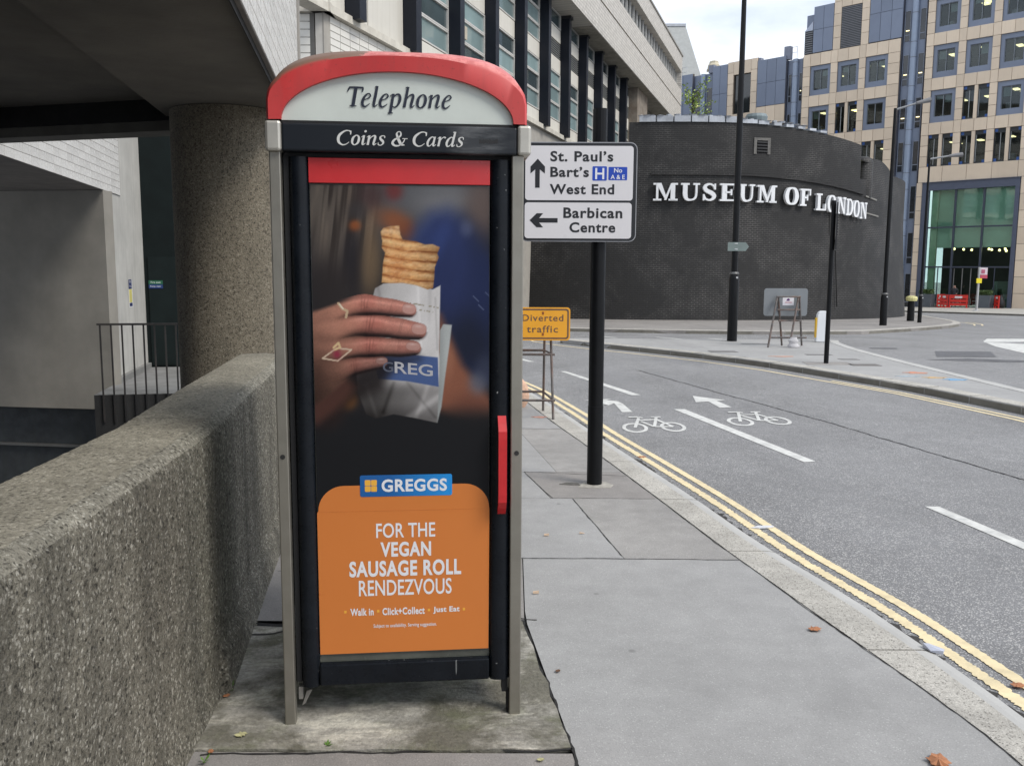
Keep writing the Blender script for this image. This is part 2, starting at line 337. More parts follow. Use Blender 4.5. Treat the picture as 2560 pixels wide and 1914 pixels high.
def rect(x0, x1, y0, y1): return [(x0, y0), (x1, y0), (x1, y1), (x0, y1)]
SLAB = {   # heavy bracketed slab-serif capitals, unit height
 'M': (1.30, [rect(0, .44, 0, .1), rect(.82, 1.3, 0, .1), rect(0, .34, .9, 1), rect(.98, 1.3, .9, 1), rect(.15, .27, .05, .95), rect(.92, 1.16, .05, .95), [(.14, 1), (.66, .02), (.72, .16), (.42, 1)], [(.58, .03), (.70, .03), (1.02, .98), (.93, .98)]]),
 'U': (1.02, [rect(0, .46, .9, 1), rect(.66, 1.02, .9, 1), ('r', [(.23, .97, .24), (.23, .6, .24), (.235, .34, .24), (.32, .1, .17), (.53, .045, .1), (.74, .12, .11), (.83, .34, .11), (.835, .97, .11)])]),
 'S': (.80, [('r', [(.66, .66, .05), (.60, .85, .09), (.42, .955, .1), (.22, .9, .15), (.14, .74, .2), (.25, .58, .22), (.5, .45, .23), (.64, .28, .21), (.56, .11, .15), (.38, .045, .1), (.18, .13, .1), (.10, .36, .05)]), rect(.64, .72, .64, .98), rect(.05, .13, .02, .38)]),
 'E': (.88, [rect(.12, .37, .05, .95), rect(0, .88, 0, .1), rect(0, .84, .9, 1), rect(.78, .88, .02, .36), rect(.74, .84, .66, .98), rect(.3, .62, .46, .56), rect(.56, .64, .34, .68)]),
 'O': (1.0, [('o', [(.5, .965, .09), (.25, .86, .2), (.14, .5, .27), (.25, .14, .2), (.5, .035, .09), (.75, .14, .2), (.86, .5, .27), (.75, .86, .2)])]),
 'F': (.84, [rect(.12, .37, .05, .95), rect(0, .52, 0, .1), rect(0, .84, .9, 1), rect(.74, .84, .62, .98), rect(.3, .6, .44, .54), rect(.54, .62, .32, .66)]),
 'L': (.86, [rect(.12, .37, .05, .95), rect(0, .86, 0, .1), rect(0, .52, .9, 1), rect(.76, .86, .02, .4)]),
 'N': (1.06, [rect(0, .36, 0, .1), rect(0, .36, .9, 1), rect(.70, 1.06, .9, 1), rect(.13, .24, .05, .95), rect(.83, .94, .03, .95), [(.12, 1), (.76, .0), (.94, .0), (.40, 1)]]),
 'D': (.98, [rect(.12, .37, .05, .95), rect(0, .45, 0, .1), rect(0, .45, .9, 1), ('r', [(.36, .95, .1), (.55, .94, .11), (.76, .8, .2), (.85, .5, .26), (.76, .2, .2), (.55, .06, .11), (.36, .05, .1)])]),
}
def slab_letter(ch, fr, s0, s1, z0, z1, n0, n1, m, root):
    w, shapes = SLAB[ch]; b = MB(); mp = lambda q: (s0 + q[0] / w * (s1 - s0), z0 + q[1] * (z1 - z0))
    for i, sh in enumerate(shapes):
        nf = n1 + .002 * i
        if isinstance(sh, tuple):
            rb = ribbon(sh[1], sh[0] == 'o')
            L = [mp(q[0]) for q in rb]; Rr = [mp(q[1]) for q in rb]
            k = len(L); V = [fr.p(*(a[0], nf, a[1])) for a in L] + [fr.p(a[0], nf, a[1]) for a in Rr] + [fr.p(a[0], n0, a[1]) for a in L] + [fr.p(a[0], n0, a[1]) for a in Rr]
            F = []
            for j in range(k - 1):
                F += [(j, j + k, j + 1 + k, j + 1), (j, j + 1, j + 1 + 2 * k, j + 2 * k), (j + k, j + 3 * k, j + 1 + 3 * k, j + 1 + k)]
            if sh[0] != 'o': F += [(0, 2 * k, 3 * k, k), (k - 1, 2 * k - 1, 4 * k - 1, 3 * k - 1)]
            b.add(V, F)
        else: b.prism(fr, [mp(q) for q in sh], n0, nf)
    o = b.build('letter', m, root); bm = bmesh.new(); bm.from_mesh(o.data); bmesh.ops.recalc_face_normals(bm, faces=bm.faces); bm.to_mesh(o.data); bm.free(); return o
# ------------------------------------------------------------------ ground, roads, pavements
ASPH = asphalt_mat('road asphalt', (.20, .20, .202), (.48, .47, .45), 105., .34, .6, .2, .4, .5)
PAVE = asphalt_mat('mastic asphalt', (.322, .319, .311), (.45, .448, .435), 190., .07, .10, .13, .5, .0, .16)
PAVE2 = asphalt_mat('old mastic asphalt', (.265, .25, .235), (.35, .33, .30), 190., .09, .12, .18, .5, .0, .2)
PAVE3 = asphalt_mat('pale mastic asphalt', (.298, .288, .273), (.42, .41, .39), 190., .08, .12, .2, .55, .0, .2)
GRAN = agg_mat('granite kerb', (.28, .265, .235), (.46, .44, .395), (.60, .575, .52), 110., .5, .2, .5)
GRAN2 = mat('worn kerb edge', (.42, .415, .395), .7, var=.1, bump=.3, bscale=120)
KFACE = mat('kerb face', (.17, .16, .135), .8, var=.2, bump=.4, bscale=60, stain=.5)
WMARK = mat('white road paint', (.60, .60, .57), .6, var=.14, vscale=14, stain=.5, stain_col=(.24, .24, .235), bump=.3, bscale=150)
YMARK = mat('yellow road paint', (.74, .62, .38), .6, var=.12, vscale=14, stain=.35, stain_col=(.28, .25, .18), bump=.3, bscale=150)
CRACK = mat('crack filler', (.018, .017, .016), .9, var=.2)

def sheet_rows(xs_of_y, ys, zf, nx=8):
    return [[(a + (b - a) * i / nx, y, zf(0, y)) for i in range(nx + 1)] for y in ys for a, b in [xs_of_y(y)]]
g = MB()
g.sheet(sheet_rows(lambda y: (-1.46 if y <= 8 else -1.9, 160), (-30, 0, 8), road_z)); g.sheet(sheet_rows(lambda y: (-2.2, 160), (8, 17.6), road_z))
g.sheet(sheet_rows(lambda y: (-200, 200), (17.6, 22, 30, 45, 70, 110, 140, 141, 900), lambda x, y: road_z(x, min(y, 140))))
road = struct(g.build('road', ASPH)); road['label'] = 'grey speckled asphalt carriageway'

near_outer = [(1.98, -6), (1.97, 0), (1.95, 2.2), (1.90, 3.0), (1.80, 3.72), (1.72, 4.2), (1.50, 5.1), (1.32, 6.2), (1.05, 7.6), (.79, 9.0), (.5, 10.6), (.02, 12.9), (-.75, 15.2), (-2.1, 17.8)]
near_inner = [(1.72, -6), (1.71, 0), (1.70, 2.2), (1.67, 2.9), (1.57, 3.4), (1.46, 3.9), (1.24, 5.0), (1.03, 6.2), (.72, 7.9), (.44, 9.3), (.16, 10.9), (-.3, 12.8), (-1.05, 15.0), (-2.4, 17.6)]
def lerp_line(L, y):
    for (x0, y0), (x1, y1) in zip(L, L[1:]):
        if y <= y1 or (x1, y1) == L[-1]:
            t = (y - y0) / (y1 - y0); return x0 + (x1 - x0) * t
    return L[-1][0]
wall_in = [(-.86, -4), (-.92, .5), (-.99, 1.64), (-1.105, 3.18), (-1.28, 4.3), (-1.41, 5.2), (-1.56, 6.15)]
left_edge = [(-.88, -6)] + wall_in[1:] + [(-1.8, 7.5), (-2.2, 9.5), (-2.6, 12.), (-3.0, 15.0), (-4.2, 17.6)]
pv = struct(bpy.data.objects.new('pavement', None)); COL.objects.link(pv); pv['label'] = 'grey mastic asphalt footway beside the road'
def strip(y0, y1, m, name='paving_bay', xl=None, xr=None, z=0., n=10):
    rows = []
    for i in range(n + 1):
        y = y0 + (y1 - y0) * i / n; a = lerp_line(left_edge, y) - .06 if xl is None else xl(y); b = lerp_line(near_inner, y) if xr is None else xr(y)
        rows.append([(a + (b - a) * j / 6, y, z) for j in range(7)])
    o = MB().sheet(rows).build(name, m, pv); return o
L_ = lambda x0, y0, x1, y1: (lambda y: x0 + (x1 - x0) * (y - y0) / (y1 - y0))
slab_r = L_(.21, 2.66, .05, 3.9)           # right edge of the concrete slab and of the old asphalt before it
strip(-6, 2.768, PAVE2, xr=lambda y: slab_r(max(y, 2.0)) + .012)
strip(-6, 4.78, PAVE, xl=lambda y: slab_r(min(max(y, 2.0), 3.92)) + .020, n=70)
strip(3.88, 5.55, PAVE2, xr=lambda y: min(-.5, .05)); strip(3.88, 4.78, PAVE2, xl=lambda y: -.49, xr=lambda y: .062)
strip(4.784, 6.108, PAVE, xl=lambda y: -.49, xr=L_(.63, 4.83, .43, 6.14)); strip(4.784, 6.108, PAVE3, xl=lambda y: L_(.63, 4.83, .43, 6.14)(y) + .003)
strip(5.56, 6.95, PAVE3, xr=lambda y: -.5); strip(6.111, 6.935, PAVE, xl=lambda y: -.49, xr=L_(.28, 6.11, .10, 6.93)); strip(6.111, 6.935, PAVE2, xl=lambda y: L_(.28, 6.11, .10, 6.93)(y) + .004)
strip(6.94, 8.9, PAVE, xr=L_(.36, 6.94, .05, 8.9)); strip(6.94, 8.9, PAVE3, xl=lambda y: L_(.36, 6.94, .05, 8.9)(y) + .003)
strip(8.91, 17.6, PAVE, n=20)
bed = MB(); rows = []
for i in range(41):
    y = -6 + 23.6 * i / 40; rows.append([(lerp_line(left_edge, y) - .02, y, -.012), (lerp_line(near_outer, y) - .01, y, -.012)])
bed.sheet(rows); bed.build('bedding', CRACK, pv)
# joints and cracks drawn as narrow wavy troughs of dark filler, level with the surface
def crack(name, pts, w, root, m=CRACK, z=.0025, jag=.35, step=.035, zf=None):
    P = []; rr = random.Random(int(pts[0][0] * 999 + pts[0][1] * 77))
    for (x0, y0), (x1, y1) in zip(pts, pts[1:]):
        n = max(2, int(math.hypot(x1 - x0, y1 - y0) / step)); P += [(x0 + (x1 - x0) * i / n, y0 + (y1 - y0) * i / n) for i in range(n)]
    P.append(pts[-1]); rows = []; off = 0.
    for i, (x, y) in enumerate(P):
        a, b = P[max(i - 1, 0)], P[min(i + 1, len(P) - 1)]; dx, dy = b[0] - a[0], b[1] - a[1]; L = math.hypot(dx, dy) + 1e-9; nx, ny = -dy / L, dx / L
        off = off * .7 + (rr.random() - .5) * w * 4 * jag; ww = w * (.6 + .8 * rr.random()) / 2; zz = z + (zf(x, y) if zf else 0)
        rows.append([(x + nx * (off + ww), y + ny * (off + ww), zz), (x + nx * (off - ww), y + ny * (off - ww), zz)])
    b = MB(); b.sheet(rows); o = b.build(name, m, root); bm = bmesh.new(); bm.from_mesh(o.data); bmesh.ops.recalc_face_normals(bm, faces=bm.faces)
    if bm.faces and sum(f.normal.z for f in bm.faces) < 0: bmesh.ops.reverse_faces(bm, faces=bm.faces)
    bm.to_mesh(o.data); bm.free(); return o
for pts, w in (([(.22, 2.4), (.21, 2.72), (.17, 3.1), (.10, 3.55), (.055, 3.9)], .011), ([(-1.03, 2.75), (-.5, 2.77), (.21, 2.79)], .010), ([(.24, 2.0), (.225, 2.45)], .02), ([(-1.2, 3.86), (-1.02, 3.80), (-.9, 3.9), (-.7, 3.9)], .014), ([(.04, 3.92), (.12, 3.9)], .01),
                ([(-.2, 4.79), (.6, 4.79), (1.28, 4.77)], .005), ([(.63, 4.83), (.43, 6.1)], .004), ([(.28, 6.12), (1.02, 6.105)], .004), ([(.29, 6.11), (.10, 6.93)], .005), ([(.10, 6.935), (.92, 6.8)], .006), ([(.05, 8.905), (.5, 8.9)], .007), ([(-1.4, 5.555), (-.5, 5.55)], .008), ([(-1.25, 4.55), (-.6, 4.6)], .006)):
    crack('joint', pts, w, pv)
# joint along the back of the kerb
crack('joint', [(x - .004, y) for x, y in near_inner[2:]], .005, pv, jag=.25)
m, nt, b_ = new_mat('mossy concrete'); h = NT(nt); co = h.coord()
n1 = h.noise(co, 2.4, 8, .65, .3); n2 = h.noise(co, 9., 7, .7); n3 = h.noise(co, 70., 4, .6); n4 = h.noise(h.mapping(co, (1.6, 5, 1), (3, 1, 0)), 1.6, 7, .65, .3); n5 = h.noise(h.mapping(co, (1, 1, 1), (7, 3, 2)), 3.6, 8, .7, .2)
c = h.mix(h.ramp(n2, (.3, 0.), (.7, 1.)), (.20, .19, .165), (.44, .42, .37)); c = h.mix(h.ramp(n4, (.50, 0.), (.60, .85)), c, (.56, .53, .45)); c = h.mix(h.ramp(n1, (.46, 0.), (.57, .9)), c, (.12, .112, .085)); c = h.mix(h.ramp(n5, (.52, 0.), (.64, .45)), c, (.115, .125, .06))
c = h.mix(1., c, h.ramp(n3, (.3, .75), (.7, 1.2)), 'MULTIPLY'); nt.links.new(c, b_.inputs['Base Color']); b_.inputs['Roughness'].default_value = .9
nt.links.new(h.bump(h.math('ADD', n3, n2), .5, .01), b_.inputs['Normal'])
MB().slab([(-1.08, 2.772), (-.8, 2.779), (-.62, 2.770), (-.42, 2.782), (-.2, 2.774), (.0, 2.79), (.10, 2.783), (.205, 2.80), (.196, 2.88), (.185, 2.93), (.172, 3.06), (.15, 3.16), (.148, 3.27), (.118, 3.38), (.107, 3.5), (.098, 3.6), (.078, 3.7), (.062, 3.8), (.052, 3.878), (-.6, 3.878), (-.8, 3.872), (-.9, 3.868), (-1.0, 3.79), (-1.25, 3.82)], -.011, .006).build('kiosk_plinth', m, pv)
crack('joint', [(-1.17, 3.70), (-1.05, 3.72), (-.93, 3.80)], .008, pv, z=.009); crack('joint', [(-.75, 3.7), (-.79, 3.45), (-.74, 3.3)], .003, pv, z=.009)
# kerb stones
def kerb_run(inner, outer, y_breaks, root, top, face, h=.1, edge=None, zf=lambda y: 0., z_road=-.11, name='kerb_stone'):
    for a, b in zip(y_breaks, y_breaks[1:]):
        n = max(2, int((b - a) / .35)); rows_t = []; ys = [a + .006 + (b - a - .012) * i / n for i in range(n + 1)]
        P = [(lerp_line(inner, y), lerp_line(outer, y), y) for y in ys]; br = .018
        V = [[(i, y, zf(y)), (o - .085, y, zf(y)), (o - br * 3.2, y, zf(y)), (o - br * .8, y, zf(y) - .006), (o, y, zf(y) - .03), (o + .004, y, zf(y) + z_road), (i, y, zf(y) + z_road)] for i, o, y in P]
        mb = MB(); mb.sheet(V); k6 = len(V[0]); mb.f += [tuple(range(k6 - 1, -1, -1)), tuple(range(len(mb.v) - k6, len(mb.v)))]
        o = mb.build(name, top, root); bm = bmesh.new(); bm.from_mesh(o.data); bmesh.ops.recalc_face_normals(bm, faces=bm.faces); bm.to_mesh(o.data); bm.free()
        o.data.materials.append(face)
        for p in o.data.polygons:
            if p.index < n * 6 and p.index % 6 in (1, 2): p.material_index = 1
ys = [-6, -3.2, -.6, 1.1, 2.35, 3.60, 4.94, 6.10, 7.35, 8.65, 9.9, 11.2, 12.5, 13.8, 15.1, 16.4, 17.6]
kerb_run([(x + .006, y) for x, y in near_inner], near_outer, ys, pv, GRAN, GRAN2)

# painted lines on the carriageway
def ribbon_mark(name, line, w, m, off=0., z=.004, ragged=0., zf=road_z, root=road, step=.06):
    P = []
    for (x0, y0), (x1, y1) in zip(line, line[1:]):
        n = max(1, int(math.hypot(x1 - x0, y1 - y0) / step)); P += [(x0 + (x1 - x0) * i / n, y0 + (y1 - y0) * i / n) for i in range(n)]
    P.append(line[-1]); rows = []; rr = random.Random(len(P)); n = len(P)
    for i, (x, y) in enumerate(P):
        a, b = P[max(i - 2, 0)], P[min(i + 2, n - 1)]; dx, dy = b[0] - a[0], b[1] - a[1]; L = math.hypot(dx, dy) + 1e-9; nx, ny = dy / L, -dx / L
        e0, e1 = off + (rr.random() - .5) * ragged, off + w + (rr.random() - .5) * ragged
        rows.append([(x + nx * e0, y + ny * e0, zf(x, y) + z), (x + nx * e1, y + ny * e1, zf(x, y) + z)])
    return MB().sheet(rows).build(name, m, root)
yl = spline([(1.98, -5.), (2.0, 0.), (2.0, 2.2), (1.97, 3.0), (1.88, 3.75), (1.80, 4.3), (1.60, 5.2), (1.41, 6.4), (1.14, 7.8), (.88, 9.1), (.58, 10.8), (.10, 13.0), (-.68, 15.3), (-2.0, 17.9)], 8)
yl = [(p[0] + .07, p[1]) for p in yl]
ribbon_mark('yellow_line', yl, .064, YMARK, .0, ragged=.017, step=.009); ribbon_mark('yellow_line', yl, .064, YMARK, .125, ragged=.008, step=.011)
crack('gutter_grit', [(x + .07, y) for x, y in near_outer[1:]], .11, road, mat('gutter grit', (.035, .033, .03), .95, bump=.6, bscale=60), z=.003, jag=.12, zf=road_z)
def quad_mark(name, pts, m=WMARK, z=.004):
    P = [(x, y, road_z(x, y) + z) for x, y in pts]; o = MB().add(P, [tuple(range(len(P)))]).build(name, m, road)
    if o.data.polygons[0].normal.z < 0: o.data.flip_normals()
    return o
quad_mark('lane_dash', [(.83, 15.0), (.93, 15.0), (1.79, 12.12), (1.66, 12.08)]); quad_mark('lane_dash', [(2.02, 10.86), (2.16, 10.86), (2.76, 7.84), (2.645, 7.80)])
quad_mark('lane_dash', [(3.035, 6.30), (3.14, 6.30), (3.60, 3.3), (3.49, 3.3)]); quad_mark('lane_dash', [(-.4, 18.4), (-.28, 18.4), (.42, 16.6), (.31, 16.55)])
def place(fr, q): return (fr[0] + q[0] * fr[2][0] + q[1] * fr[3][0], fr[1] + q[0] * fr[2][1] + q[1] * fr[3][1])
def cycle_symbol(o, ux, uy, bend):
    """cycle and arrow painted on the lane; ux = across (along the bike), uy = towards the far end"""
    fr = (o[0], o[1], ux, uy); T = lambda q: place(fr, q)
    def stroke(pts, w, closed=False, sm=True):
        rb = ribbon([(p[0], p[1], w) for p in pts], closed, sm); V = []
        for L, Rr in rb:
            for q in (L, Rr): x, y = T(q); V.append((x, y, road_z(x, y)))
        return V
    b = MB(); lay = 0
    def put(V):
        nonlocal lay; lay += 1; b.add([(x, y, z + .004 + .0004 * lay) for x, y, z in V], [(2 * j, 2 * j + 1, 2 * j + 3, 2 * j + 2) for j in range(len(V) // 2 - 1)])
    circ = lambda cx, cy, r, ry: [(cx + r * math.cos(t), cy + ry * math.sin(t)) for t in (2 * math.pi * i / 10 for i in range(10))]
    put(stroke(circ(.2, .22, .165, .2), .055, True)); put(stroke(circ(.78, .22, .165, .2), .055, True))
    for st in ([(.2, .22), (.33, .62), (.36, .72)], [(.33, .58), (.62, .60)], [(.35, .52), (.5, .24)], [(.5, .24), (.64, .70)], [(.5, .24), (.78, .22)], [(.62, .58), (.78, .22)], [(.56, .72), (.72, .72)], [(.2, .74), (.36, .74)], [(.36, .74), (.42, .68)]):
        put(stroke(st, .05, False, False))
    o_ = b.build('cycle_symbol', WMARK, road)
    bm = bmesh.new(); bm.from_mesh(o_.data); 
    for f in bm.faces:
        if f.normal.z < 0: f.normal_flip()
    bm.to_mesh(o_.data); bm.free()
cycle_symbol((1.20, 9.22), (.74, .12), (.03, 1.3), 0); cycle_symbol((2.46, 9.66), (.78, .14), (.03, 1.25), 0)
quad_mark('lane_arrow', [(1.345, 10.60), (1.475, 10.62), (1.44, 11.30), (1.40, 11.50), (1.29, 11.60), (1.24, 11.55), (1.33, 11.38)]); quad_mark('lane_arrow', [(1.24, 11.15), (1.34, 11.35), (1.27, 11.62), (1.33, 11.72), (.98, 11.62)], z=.005)
quad_mark('lane_arrow', [(2.63, 11.0), (2.79, 11.05), (2.73, 11.60), (2.60, 11.58)]); quad_mark('lane_arrow', [(2.42, 11.45), (2.60, 11.52), (2.86, 11.66), (2.50, 12.05)], z=.005)
crack('tar_joint', [(2.2, 15.2), (2.62, 13.61), (2.95, 12.35), (3.59, 10.11), (3.94, 8.52), (4.26, 7.16), (4.9, 4.5), (5.3, 2.5)], .016, road, z=.004, jag=.3, step=.05, zf=road_z)

# traffic island across the road
isl_near = [(1.15, 21.0), (1.4, 20.6), (2.0, 19.75), (2.7, 18.85), (3.33, 18.0), (4.02, 17.0), (4.72, 15.6), (5.3, 14.0), (5.8, 12.65), (6.0, 11.7), (6.25, 10.5), (6.6, 8.0), (6.75, 6.0)]
isl_right = [(7.35, 6.0), (7.25, 9.), (7.16, 12.2), (7.22, 15.8), (7.34, 18.5), (7.55, 20.2), (7.8, 21.0)]
isl = struct(MB().slab(isl_near + isl_right + [(7.6, 21.35), (5., 21.25), (3.2, 21.3), (1.6, 21.35), (1.2, 21.25)], -.11, lambda x, y: -.004 + gz(y)).build('traffic_island', PAVE)); isl['label'] = 'asphalt traffic island with granite kerb'
def kerb_along(line, w, root, top, h=.1, L=.95, zf=gz, name='kerb_stone', drop=.11, face=None):
    P = [np.array(p) for p in line]; seg = [np.hypot(*(b - a)) for a, b in zip(P, P[1:])]; tot = sum(seg)
    def at(d):
        for a, b, s in zip(P, P[1:], seg):
            if d <= s: return a + (b - a) * d / s
            d -= s
        return P[-1]
    d = 0.
    while d < tot - .05:
        e = min(d + L, tot); a, b = at(d + .008), at(e - .008); t = (b - a) / (np.hypot(*(b - a)) + 1e-9); n = np.array([t[1], -t[0]])     # n: towards the road
        za, zb = zf(a[1]), zf(b[1]); V = []
        for q, z in ((a, za), (b, zb)):
            V += [tuple(q - n * w) + (z + .002,), tuple(q - n * .02) + (z + .002,), tuple(q) + (z - .018,), tuple(q + n * .004) + (z - drop,), tuple(q - n * w) + (z - drop,)]
        o = MB().add(V, [(0, 5, 6, 1), (1, 6, 7, 2), (2, 7, 8, 3), (4, 9, 5, 0), (0, 1, 2, 3, 4), (9, 8, 7, 6, 5)]).build(name, top, root)
        bm = bmesh.new(); bm.from_mesh(o.data); bmesh.ops.recalc_face_normals(bm, faces=bm.faces); bm.to_mesh(o.data); bm.free()
        if face:
            o.data.materials.append(face)
            for p in o.data.polygons:
                if abs(p.normal.z) < .5: p.material_index = 1
        d = e
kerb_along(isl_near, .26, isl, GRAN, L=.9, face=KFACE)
iy = [(x - .0, y) for x, y in isl_near]
ribbon_mark('yellow_line', [(.5, 21.75), (.55, 21.45)] + [(x - .32, y - .22) for x, y in isl_near[1:]], .06, YMARK, 0., step=.2); ribbon_mark('yellow_line', [(x - .20, y - .14) for x, y in isl_near[7:]], .06, YMARK, 0., step=.2)
ribbon_mark('edge_line', [(x + .02, y) for x, y in isl_right] + [(7.75, 21.3), (7.3, 21.45)], .13, WMARK, 0., z=.006, step=.2, zf=lambda x, y: gz(y) - .1)
kerb_along([(7.3, 6.)] + isl_right[1:], .2, isl, GRAN2, L=.9, drop=.105)
for (x, y) in ((2.2, 23.9), (3.8, 23.45), (5.1, 22.95), (6.5, 22.6)): quad_mark('lane_dash', [(x, y + .05), (x + .12, y + .12), (x + .62, y - .75), (x + .48, y - .8)])
for (x, y, w, d, c) in ((4.3, 17.9, .55, .35, (.16, .155, .15)), (6.05, 17.3, .5, .2, (.15, .145, .14)), (6.2, 15.4, .5, .3, (.13, .12, .11)), (5.5, 19.9, .6, .25, (.2, .2, .19)), (6.3, 16.4, .35, .2, (.16, .15, .145))):
    MB().slab([(x - w / 2, y - d / 2), (x + w / 2, y - d / 2), (x + w / 2, y + d / 2), (x - w / 2, y + d / 2)], -.02, .001).build('access_cover', mat('cover %.2f' % c[0], c, .7, var=.2, bump=.4, bscale=60), isl)
for (x, y, w, d, c) in ((6.55, 14.2, .32, .25, (.62, .20, .08)), (5.2, 16.9, .4, .12, (.62, .25, .12)), (6.75, 13.3, .3, .2, (.10, .35, .62)), (6.55, 13.55, .3, .16, (.60, .36, .10)), (6.2, 13.7, .3, .1, (.3, .42, .5)), (.30, 9.62, .14, .1, (.66, .26, .16)), (3.75, 17.6, .22, .1, (.6, .55, .2))):
    P = [(x + w / 2 * math.cos(t) * (1 + .4 * math.sin(5 * t + x)), y + d / 2 * math.sin(t) * (1 + .3 * math.cos(3 * t + y))) for t in (2 * math.pi * i / 22 for i in range(22))]
    MB().slab(P, -.01, .002 if x > 1 else .004).build('spray_mark', mat('spray %.2f%.2f' % (c[0], c[2]), tuple(v * .65 + .1 for v in c), .8, var=.25, vscale=20), isl if x > 1 else pv)
quad_mark('hatched_marking', [(12.75, 23.6), (11.9, 22.2), (11.35, 20.6), (11.05, 18.9), (11.0, 17.), (16., 17.), (17., 23.6)])
o = quad_mark('manhole_cover', [(9.3, 19.3), (8.72, 18.0), (9.95, 18.0), (10.5, 19.25)], mat('iron cover', (.12, .12, .125), .6, .3, bump=.6, bscale=40), .005)
for pts in ([(8.2, 17.4), (9.6, 16.9), (10.6, 17.1), (9.2, 17.7)], [(8.1, 19.9), (8.7, 19.8), (8.8, 20.1), (8.2, 20.15)]): quad_mark('tar_patch', pts, mat('tar patch', (.10, .10, .104), .75, var=.3, bump=.4), .004)

# pavement round the museum drum, and the far footway
mus_k = [(-12, 31.5), (-5, 29.2), (0, 27.4), (2.5, 26.4), (5., 25.6), (7.4, 25.3), (10.2, 25.7), (12.8, 28.1), (15., 30.4), (16.6, 32.6), (17.5, 34.4), (18.4, 37.), (19.6, 41.), (21.5, 47.), (24., 55.)]
mp = struct(MB().slab(mus_k + [(20., 58.), (-20, 50.)], lambda x, y: gz(y) - .11, lambda x, y: gz(y) - .004).build('museum_pavement', PAVE2)); mp['label'] = 'brownish grey footway round the dark brick drum'
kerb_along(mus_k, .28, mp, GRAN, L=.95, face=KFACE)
ribbon_mark('yellow_line', [(17.4, 33.2), (18.1, 34.6), (18.6, 36.2), (18.7, 37.)], .07, YMARK, 0., step=.3); ribbon_mark('yellow_line', [(17.7, 33.2), (18.4, 34.6), (18.9, 36.2), (19.0, 37.)], .07, YMARK, 0., step=.3)
far_k = [(10., 70.), (20., 60.), (25., 55.2), (27.3, 46.), (31., 30.)]
fp = struct(MB().slab([(10., 70.), (20., 61.5), (25.2, 56.), (28.2, 46.), (33, 30.), (60., 30.), (60., 100.), (10., 100.)], lambda x, y: gz(y) - .11, lambda x, y: gz(y) + 0.).build('far_pavement', mat('pale paving', (.36, .345, .31), .8, var=.15, vscale=1.5, stain=.2))); fp['label'] = 'pale footway along the stone clad offices'
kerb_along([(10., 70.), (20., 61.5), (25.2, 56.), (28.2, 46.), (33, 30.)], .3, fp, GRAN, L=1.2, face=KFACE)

# ------------------------------------------------------------------ parapet wall beside the footway
AGG = agg_mat('bush hammered concrete', (.048, .044, .033), (.225, .208, .162), (.62, .59, .50), 88., 1., .5, 1.2)
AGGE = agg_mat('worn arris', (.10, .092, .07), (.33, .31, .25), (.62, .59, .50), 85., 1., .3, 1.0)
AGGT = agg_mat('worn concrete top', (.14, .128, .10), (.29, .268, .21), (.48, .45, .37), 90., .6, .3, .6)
def build_parapet():
    w = thing('parapet_wall', (-1.2, 3., 0), 'low bush-hammered concrete parapet with rounded top running past the kiosk', 'wall')
    IN = [(-.60, -20), (-.86, -4), (-.92, .5), (-.99, 1.64), (-1.105, 3.18), (-1.28, 4.3), (-1.41, 5.2), (-1.535, 6.05)]
    xin = lambda y: lerp_line(IN, y); rows = []; rr = np.random.default_rng(5)
    ys = list(np.concatenate([np.arange(-20, 1., .25), np.arange(1., 6.06, .02)])); ys[-1] = 6.05
    for y in ys:
        x = xin(y); t = .36; fl = .03 if y > 3.18 else 0.0; prof = []
        for i in range(26): prof.append((x + (.02 + fl if i == 0 else (fl if i < 3 else 0.)), (.125 + (i - 2) * .755 / 23) if i > 2 else (-.02, .10, .125)[i]))
        for i in range(1, 9): a = math.pi / 2 * i / 8; prof.append((x - .07 + .07 * math.cos(a), .955 + .07 * math.sin(a)))
        for i in range(1, 9): prof.append((x - .07 - (t - .1) * i / 8, 1.025 + .006 * math.sin(3.1 * i / 8)))
        for i in range(1, 5): a = math.pi / 2 * i / 4; prof.append((x - t + .03 - .03 * math.sin(a), .995 + .03 * math.cos(a)))
        prof += [(x - t, .5), (x - t, 0), (x - t, -2.4)]
        rows.append([(px, y, pz) for px, pz in prof])
    A = np.array(rows); j = np.clip(.0016 * rr.standard_normal(A.shape[:2]), -.003, .003); A[1:-1, 3:42, 0] += j[1:-1, 3:42]; A[1:-1, 26:46, 2] += (.0010 * rr.standard_normal(A.shape[:2]))[1:-1, 26:46]
    A[-1, :, :] = A[-2, :, :]; A[-1, :, 1] = 6.05
    mb = MB(); mb.sheet([[tuple(p) for p in r] for r in A]); n = A.shape[1]; L = len(mb.v); mb.f.append(tuple(range(L - n, L)))
    o = mb.build('wall_body', AGG, w, smooth=False); bm = bmesh.new(); bm.from_mesh(o.data); bmesh.ops.recalc_face_normals(bm, faces=bm.faces); bm.to_mesh(o.data); bm.free()
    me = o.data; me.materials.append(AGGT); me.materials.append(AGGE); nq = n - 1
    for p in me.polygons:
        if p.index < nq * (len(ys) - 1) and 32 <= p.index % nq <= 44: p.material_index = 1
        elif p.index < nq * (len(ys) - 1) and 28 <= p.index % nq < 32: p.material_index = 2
    me.polygons.foreach_set('use_smooth', [True] * len(me.polygons))
    crack('construction_joint', [(-1.10, 3.34), (-1.46, 3.36)], .004, w, z=1.032)
build_parapet()

